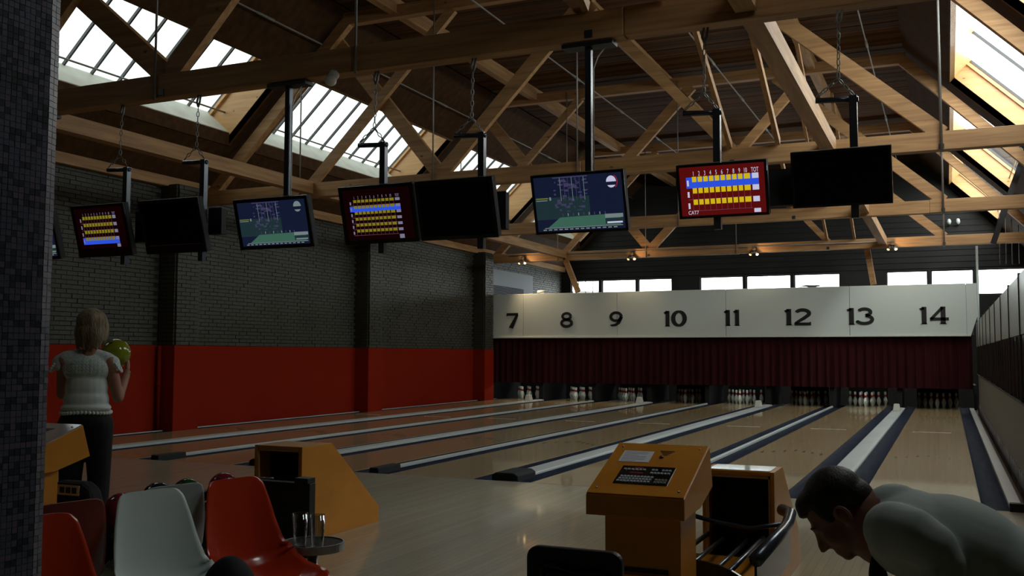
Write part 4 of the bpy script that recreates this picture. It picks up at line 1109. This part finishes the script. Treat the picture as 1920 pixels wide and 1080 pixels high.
def chair(x, y, rot, m, label, dz=0):
    t = thing('shell_chair', (x, y, 0), label, 'chair', 'moulded shell chairs'); t.rotation_euler = (0, 0, rot)
    o = bpy.data.objects.new('shell', mesh_of('shell', SH, m)); COL.objects.link(o); o.parent = t; o.location = (0, 0, dz)
    o = bpy.data.objects.new('seat_plate', mesh_of('seat_plate', MB().box(-.09, .09, -.09, .09, .33+dz, .358+dz), M['black'])); COL.objects.link(o); o.parent = t
    for sx in (-1, 1):
        for sy in (-1, 1):
            o = bpy.data.objects.new('leg', mesh_of('leg', MB().tube([(sx*.07, sy*.07, .335+dz), (sx*.17, sy*.17, 0)], .011, 8), M['metal'])); COL.objects.link(o); o.parent = t
    return t
chair(-2.56, -6.23, -.22, M['orange_shell'], 'orange red shell chair seen from the front, right of the row')
chair(-2.62, -6.70, -.22, M['white_shell'], 'pale grey-white shell chair left of the orange red one')
chair(-3.08, -6.42, PI-.25, M['grey_shell'], 'grey shell chair turned away, behind the pale and orange chairs')
chair(-3.10, -6.98, PI-.22, M['dark_red_shell'], 'dark red shell chair turned away, left of the pale chair')
chair(-2.50, -7.38, -.22, M['orange_shell'], 'orange red shell chair half hidden by the tiled column')

# round table between the seats, with two glasses
TXC, TYC, TZC = -2.595, -5.81, .462
t = thing('side_table', (TXC, TYC, 0), 'small round dark table with a pale rim beside the orange chair', 'table')
obj('table_top', MB().lathe([(0, TZC-.02), (.145, TZC-.02), (.145, TZC), (0, TZC)], (TXC, TYC, 0), 40, smooth=False), M['gloss_black'], t)
obj('rim', MB().lathe([(.146, TZC-.035), (.154, TZC-.035), (.154, TZC+.004), (.146, TZC+.004), (.146, TZC-.035)], (TXC, TYC, 0), 40, smooth=False), M['metal'], t)
obj('table_pole', MB().tube([(TXC, TYC, .01), (TXC, TYC, TZC-.02)], .025, 12), M['metal'], t)
obj('table_foot', MB().lathe([(0, .0), (.17, .0), (.165, .012), (.03, .025), (0, .025)], (TXC, TYC, 0), 24), M['metal'], t)
for gx, gy, lab in ((-2.60, -5.91, 'empty clear tumbler on the round table, left one'), (-2.50, -5.91, 'clear tumbler on the round table, right one in front of the orange hood')):
    z0 = TZC+.0005
    g = [(0, z0), (.027, z0), (.030, z0+.01), (.038, z0+.155), (.0355, z0+.155), (.028, z0+.016), (0, z0+.014)]
    o = obj('drinking_glass', MB().lathe([(r_, zz-z0) for r_, zz in g], (gx, gy, z0), 24), M['glass_clear'], None, lab, 'glass', 'tumblers', origin=(gx, gy, z0))

# black objects at the bottom edge
def rounded(cx, w_, z0, z1, r_, n=6):
    pts = [(cx-w_/2, z0), (cx+w_/2, z0)]
    pts += [(cx+w_/2-r_+r_*math.cos(PI/2*k/n), z1-r_+r_*math.sin(PI/2*k/n)) for k in range(n+1)]
    pts += [(cx-w_/2+r_-r_*math.sin(PI/2*k/n), z1-r_+r_*math.cos(PI/2*k/n)) for k in range(n+1)]
    return pts
t = thing('black_chair', (-.86, -6.75, 0), 'black plastic chair at the bottom edge left of the scoring desk', 'chair')
obj('backrest', MB().prism(rounded(-.87, .335, .40, .745, .04), 'y', -6.80, -6.765), M['black'], t, bevel=.008)
hm = MB(); pts = [(-.975, -6.81, .60)]+[(-.975+.22*k/8, -6.812, .685-.012*k/8+.006*math.sin(k)) for k in range(9)]+[(-.745, -6.81, .59)]
hm.tube(pts, .008, 8); obj('handle_ridge', hm, M['gloss_black'], t, label='glossy ridge round the hand hold')
obj('pad', MB().prism(rounded(-.862, .22, .42, .672, .04), 'y', -6.815, -6.80), M['gloss_black'], t, bevel=.008)
obj('seat', MB().box(-1.03, -.70, -6.77, -6.40, .385, .42), M['black'], t, bevel=.01)
for sx in (-1.0, -.73):
    for sy in (-6.74, -6.43): obj('leg', MB().tube([(sx, sy, 0), (sx, sy, .39)], .012, 8), M['metal'], t)
t = thing('backpack', (-1.62, -7.62, 0), 'black rounded backpack in front of the pale chair', 'bag')
blob('bag_body', [('e', (-1.62, -7.60, .62), (.095, .10, .19)), ('e', (-1.62, -7.60, .40), (.13, .13, .34)), ('e', (-1.55, -7.66, .25), (.10, .10, .22))], .012, M['soft_black'], t, 6)
0 and obj('grab_loop', MB().tube([(-1.66, -7.60, .80), (-1.655, -7.60, .822), (-1.63, -7.60, .830), (-1.605, -7.60, .822), (-1.60, -7.60, .80)], .006, 8), M['soft_black'], t)
obj('zip', MB().tube([(-1.62+.105*math.cos(a_), -7.70, .48+.22*math.sin(a_)) for a_ in [PI*k/12 for k in range(13)]], .004, 6), M['rail'], t)

# ================================================================ PEOPLE
def head_prims(O, f, u, s, k=1.0):
    """face skin blobs; O head centre, f forward, u up, s sideways"""
    f, u, s = Vector(f).normalized(), Vector(u).normalized(), Vector(s).normalized()
    R = Matrix((f, s, u)).transposed()
    P = lambda a, b, c=0: Vector(O)+(f*a+u*b+s*c)*k
    E = lambda a, b, c, ra, rs, ru: ('e', tuple(P(a, b, c)), (ra*k, rs*k, ru*k), R)
    L = [E(-.012, .032, 0, .094, .075, .082), E(.035, -.03, 0, .056, .058, .082), E(.030, -.070, 0, .052, .050, .042), E(.070, -.098, 0, .020, .024, .017),
         E(.078, .018, 0, .016, .052, .014), E(.083, -.070, 0, .013, .024, .008), E(.081, -.084, 0, .012, .020, .008),
         ('l', [P(.086, .008), P(.104, -.022), P(.112, -.038)], [.009*k, .011*k, .013*k]), E(.096, -.042, .011, .012, .010, .009), E(.096, -.042, -.011, .012, .010, .009),
         E(.060, -.030, .036, .024, .022, .026), E(.060, -.030, -.036, .024, .022, .026), E(-.01, -.06, 0, .055, .052, .05)]
    for c in (1, -1):
        L += [E(-.012, -.012, .077*c, .020, .009, .032), E(-.004, -.034, .074*c, .010, .008, .012)]
    return L, P, R

def eyes(P, k, R, parent):
    for c in (1, -1):
        e = MB(); e.sphere(tuple(P(.0665, -.002, .031*c)), .0125*k, 12, 8); obj('eye', e, M['eye'], parent)
        i = MB(); i.sphere(tuple(P(.0742, -.002, .031*c)), .0060*k, 10, 6); obj('iris', i, M['black'], parent)
        br = MB(); br.tube([P(.088, .018, .014*c), P(.087, .024, .032*c), P(.076, .019, .050*c)], [.003*k, .004*k, .002*k], 6); obj('eyebrow', br, M['hair_brown'], parent)
        ea = MB(); q = [P(-.014+.016*math.cos(a_), -.008+.026*math.sin(a_), .086*c) for a_ in [PI*.1+PI*1.25*j/10 for j in range(11)]]
        ea.tube(q, .0045*k, 6); obj('ear_rim', ea, M['skin'], parent)
def hand(wr, dirv, palm_n, side, curl, k=1.0):
    """limb list for palm, four fingers and a thumb"""
    d = Vector(dirv).normalized(); n = Vector(palm_n); n = (n-d*n.dot(d)).normalized(); s = d.cross(n)*side
    W = Vector(wr); R = Matrix((d, s, n)).transposed()
    L = [('e', tuple(W+d*.045*k), (.048*k, .040*k, .016*k), R)]
    for j, (off, ln) in enumerate(((-.030, .070), (-.010, .080), (.011, .074), (.031, .058))):
        a = W+d*.075*k+s*off*k; p = a; dd = d.copy(); pts = [a-d*.03*k, a]; 
        for seg in (.45, .32, .23):
            ax = s; dd = (Matrix.Rotation(-curl*side, 3, ax) @ dd) if True else dd
            if (dd.dot(n) < 0): dd = (d*math.cos(curl)+n*math.sin(curl)).normalized() if seg == .45 else dd
            p = p+dd*ln*k*seg; pts.append(p)
        L.append(('l', pts, [.010*k, .010*k, .0092*k, .0086*k, .0078*k]))
    a = W+d*.022*k-s*.030*k; L.append(('l', [a, a-s*.026*k+d*.022*k+n*.010*k, a-s*.032*k+d*.048*k+n*.024*k], [.014*k, .0115*k, .009*k]))
    return L

# ---- man bending forward, right foreground
man = thing('person', (.45, -6.8, 0), 'person in a grey long-sleeved top bending down, right foreground', 'person')
Om = Vector((-.030, -6.80, .920)); fm = Vector((-.67, -.05, -.74)); um = Vector((-.74, 0, .67)); sm_ = Vector((0, 1, 0))
HP, Pm, Rm = head_prims(Om, fm, um, fm.cross(um)*-1, 1.0)
body = HP+[('l', [Pm(-.03, -.045), Pm(-.055, -.10), Vector((.085, -6.80, .90))], [.058, .060, .075]),
           ('l', [(.10, -6.80, .885), (.30, -6.79, .83), (.52, -6.78, .70), (.66, -6.78, .60)], [.115, .125, .12, .13]),
           ('l', [(.13, -6.96, .90), (.245, -7.005, .850), (.255, -7.0, .62)], [.055, .046, .036]),
           ('l', [(.13, -6.64, .90), (.28, -6.60, .72), (.22, -6.62, .50)], [.055, .046, .036]),
           ('l', [(.66, -6.87, .58), (.30, -6.90, .44), (.50, -6.90, .10)], [.085, .065, .045]),
           ('l', [(.66, -6.69, .58), (.30, -6.66, .44), (.52, -6.66, .10)], [.085, .065, .045])]
body += hand((.255, -7.0, .60), (-.05, .0, -1), (-1, 0, 0), 1, .35)+hand((.215, -6.62, .48), (-.1, .0, -1), (-1, 0, 0), 1, .35)
for yy in (-6.90, -6.66): body.append(('l', [(.52, yy, .045), (.40, yy, .040), (.30, yy, .035)], [.045, .042, .032]))
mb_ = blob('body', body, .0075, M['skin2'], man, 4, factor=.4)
eyes(Pm, 1.0, Rm, man)
# shirt: fuller than the body, long sleeves, hem past the hips
shirt = [('l', [(.082, -6.80, .908), (.125, -6.80, .915)], [.078, .10]),
         ('e', (.165, -6.80, .875), (.13, .215, .125), Matrix.Rotation(.30, 3, 'Y')),
         ('e', (.30, -6.79, .845), (.20, .19, .135), Matrix.Rotation(.38, 3, 'Y')),
         ('e', (.44, -6.79, .775), (.19, .175, .13), Matrix.Rotation(.50, 3, 'Y')),
         ('l', [(.50, -6.78, .72), (.70, -6.78, .60)], [.150, .165]),
         ('l', [(.125, -6.955, .905), (.175, -6.985, .900), (.225, -7.005, .875), (.250, -7.01, .838), (.250, -7.01, .74), (.255, -7.0, .63)], [.080, .076, .068, .058, .052, .046]),
         ('l', [(.13, -6.65, .90), (.28, -6.60, .72), (.225, -6.62, .52)], [.082, .066, .044])]
for k in range(4):   # soft folds down the back and at the elbow
    shirt.append(('l', [(.36+.04*k, -6.93+.015*k, .85-.035*k), (.50+.05*k, -6.92+.01*k, .735-.04*k)], [.012, .02]))
shirt += [('l', [(.195, -7.045, .80), (.235, -7.066, .822)], [.006, .010]), ('l', [(.195, -7.04, .785), (.240, -7.062, .797)], [.006, .009]), ('l', [(.19, -7.03, .765), (.235, -7.058, .772)], [.005, .008])]
blob('top', shirt, .008, M['tee'], man, 5, label='grey long-sleeved top')
obj('collar', MB().tube([Vector((.072, -6.80, .915))+Vector((.04*math.cos(a_)*1.0+.012*math.sin(a_), .080*math.sin(a_)*1.0, .085*math.cos(a_)*1.0)) for a_ in [2*PI*j/24 for j in range(25)]], .008, 8), M['tee'], man, label='ribbed collar of the top')
hood_ = [('l', [(.085, -6.87, .845), (.075, -6.885, .77), (.085, -6.88, .69)], [.018, .022, .024]), ('l', [(.085, -6.75, .84), (.07, -6.74, .76), (.09, -6.74, .68)], [.018, .022, .024])]
blob('scarf', hood_, .007, M['soft_black'], man, 3, label='dark scarf hanging at the neck')
blob('trousers', [('e', (.68, -6.78, .58), (.15, .175, .15)), ('l', [(.66, -6.88, .57), (.30, -6.91, .45), (.50, -6.91, .12)], [.105, .085, .062]), ('l', [(.66, -6.68, .57), (.30, -6.65, .45), (.52, -6.65, .12)], [.105, .085, .062])], .010, M['jeans'], man, 4)
for yy in (-6.905, -6.655):
    blob('shoe', [('l', [(.55, yy, .05), (.42, yy, .042), (.30, yy, .034)], [.05, .046, .034])], .008, M['soft_black'], man, 3)
# hair cap with a quiff at the forehead
hair = [('e', tuple(Pm(-.026, .043)), (.094, .084, .086), Rm), ('e', tuple(Pm(.030, .082)), (.055, .060, .036), Rm), ('e', tuple(Pm(.066, .070)), (.026, .045, .018), Rm), ('e', tuple(Pm(-.072, .0)), (.050, .066, .060), Rm), ('e', tuple(Pm(-.082, -.035)), (.026, .050, .035), Rm),
        ('e', tuple(Pm(.022, .030, .064)), (.020, .014, .036), Rm), ('e', tuple(Pm(.022, .030, -.064)), (.020, .014, .036), Rm)]
blob('hair', hair, .006, M['hair_brown'], man, 3, label='short dark brown hair')

# ---- woman with a ball, seen from behind on the approach
FW = Vector((-.55, .835, 0)).normalized(); RW_ = Vector((FW.y, -FW.x, 0)); UZ = Vector((0, 0, 1))
C0 = Vector((-5.52, -4.52, 0))
wom = thing('person', tuple(C0), 'person in a white lace-trimmed blouse and black trousers holding a ball, back turned', 'person')
def W(r_, f_, z_): return C0+RW_*r_+FW*f_+UZ*z_
RWm = Matrix((RW_, FW, UZ)).transposed()
hf = (FW*.9+RW_*.42).normalized(); hs = Vector((hf.y, -hf.x, 0))
Ow = W(.035, .02, 1.585)
HW, Pw, Rw = head_prims(Ow, hf, UZ, hs, .93)
bodyw = HW+[('l', [W(.03, -.01, 1.50), W(.015, -.015, 1.36)], [.048, .055]),
            ('e', tuple(W(0, 0, 1.27)), (.165, .095, .11), RWm), ('e', tuple(W(0, .0, 1.12)), (.13, .09, .14), RWm), ('e', tuple(W(0, 0, .93)), (.165, .115, .12), RWm),
            ('l', [W(.155, 0, 1.325), W(.215, .03, 1.055), W(.235, .21, 1.235)], [.050, .040, .028]),
            ('l', [W(-.165, 0, 1.335), W(-.20, .12, 1.08), W(.03, .30, 1.24)], [.050, .040, .028]),
            ('l', [W(.085, 0, .88), W(.095, .02, .48), W(.10, -.01, .09)], [.095, .062, .042]), ('l', [W(-.085, 0, .88), W(-.095, .02, .48), W(-.10, -.01, .09)], [.095, .062, .042])]
bodyw += hand(tuple(W(.235, .22, 1.25)), tuple(UZ*1.0+FW*.15), tuple(-RW_), 1, .30, .95)
bodyw += hand(tuple(W(.05, .30, 1.245)), tuple(RW_*.9+UZ*.25), tuple(UZ), 1, .25, .95)
for s_ in (-1, 1): bodyw.append(('l', [W(.10*s_, -.03, .045), W(.11*s_, .10, .03), W(.12*s_, .17, .025)], [.038, .034, .025]))
blob('body', bodyw, .0085, M['skin'], wom, 4, factor=.4)
eyes(Pw, .93, Rw, wom)
bl = [('e', tuple(W(0, 0, 1.27)), (.172, .108, .125), RWm), ('e', tuple(W(0, .0, 1.13)), (.150, .105, .17), RWm), ('e', tuple(W(0, .0, 1.04)), (.160, .115, .12), RWm), ('l', [W(0, 0, 1.0), W(0, 0, .965)], [.10, .10]), ('e', tuple(W(0, .0, .985)), (.178, .128, .05), RWm),
      ('l', [W(.05, 0, 1.375), W(.135, 0, 1.345), W(.176, .01, 1.315), W(.185, .01, 1.295)], [.045, .048, .050, .046]), ('l', [W(-.05, 0, 1.375), W(-.145, 0, 1.352), W(-.196, .01, 1.32), W(-.205, .01, 1.30)], [.045, .050, .052, .048])]
def lace_zone(c):
    return 1 if c.z > 1.215 else 0
blob('blouse', bl, .0085, [M['blouse'], M['lace']], wom, 4, label='white blouse with a lace yoke', assign=lace_zone)
# scalloped hem and sleeve edges
sc = MB()
for k in range(40):
    a_ = 2*PI*k/40; sc.sphere(tuple(W(.172*math.cos(a_), .124*math.sin(a_), .950+.004*math.sin(3*a_))), (.014, .012, .014), 8, 6)
obj('lace_hem', sc, M['blouse'], wom, label='scalloped lace hem of the blouse')
for s_ in (-1, 1):
    sc = MB()
    for k in range(16):
        a_ = 2*PI*k/16; c = W((.212 if s_ > 0 else .232)*s_, .012, 1.29); p = c+(RW_*s_*.55*.0+FW)*.046*math.cos(a_)+(UZ*.75-RW_*s_*.45).normalized()*.048*math.sin(a_); sc.sphere(tuple(p), .010, 8, 6)
    obj('lace_cuff', sc, M['blouse'], wom, label='scalloped lace sleeve edge')
dots_ = MB()
for r_ in range(5):
    for k in range(11):
        u_ = (-.125+.025*k); z_ = 1.245+.022*r_; yy = -.108*math.sqrt(max(.05, 1-(u_/.178)**2))
        dots_.tube([W(u_+.008*math.cos(q), yy-.003, z_+.008*math.sin(q)) for q in [2*PI*j/8 for j in range(9)]], .0018, 4, cap=False)
obj('lace_rings', dots_, M['blouse'], wom, kind='stuff')
blob('trousers', [('e', tuple(W(0, 0, .90)), (.178, .13, .12), RWm), ('l', [W(.088, 0, .86), W(.098, .02, .48), W(.10, -.01, .10)], [.108, .080, .07]), ('l', [W(-.088, 0, .86), W(-.098, .02, .48), W(-.10, -.01, .10)], [.108, .080, .07])], .010, M['trouser'], wom, 4)
for s_ in (-1, 1): blob('shoe', [('l', [W(.10*s_, -.04, .045), W(.11*s_, .10, .034), W(.12*s_, .18, .03)], [.042, .038, .030])], .008, M['soft_black'], wom, 3)
hh = [('e', tuple(Pw(-.030, .035)), (.112, .106, .100), Rw), ('e', tuple(Pw(-.050, -.04)), (.092, .116, .095), Rw), ('e', tuple(Pw(-.055, -.105)), (.070, .112, .062), Rw), ('e', tuple(Pw(.018, -.03, -.082)), (.052, .026, .095), Rw), ('e', tuple(Pw(.014, -.03, .082)), (.050, .026, .092), Rw)]
for k in range(15):
    a_ = -1.5+3.0*k/14; base = Pw(-.055-.072*math.cos(a_), -.06, .108*math.sin(a_)); tip = Pw(-.050-.060*math.cos(a_), -.160-.026*((k*7) % 5)/4, .100*math.sin(a_)); top_ = Pw(-.035-.092*math.cos(a_), .035, .096*math.sin(a_))
    hh.append(('l', [top_, base, tip], [.014, .017, .007]))
blob('hair', hh, .006, M['hair_blond'], wom, 2, label='chin-length streaked blond hair')
obj('wristband', MB().tube([W(.235, .205, 1.222)+RW_*.029*math.cos(q)+(FW*.8-UZ*.6)*.029*math.sin(q) for q in [2*PI*j/16 for j in range(17)]], .003, 6, cap=False), M['black'], wom)
bw = W(.150, .215, 1.385)
ball(bw.x, bw.y, bw.z, B['olive'], 'olive yellow ball held up by the person in white', None)
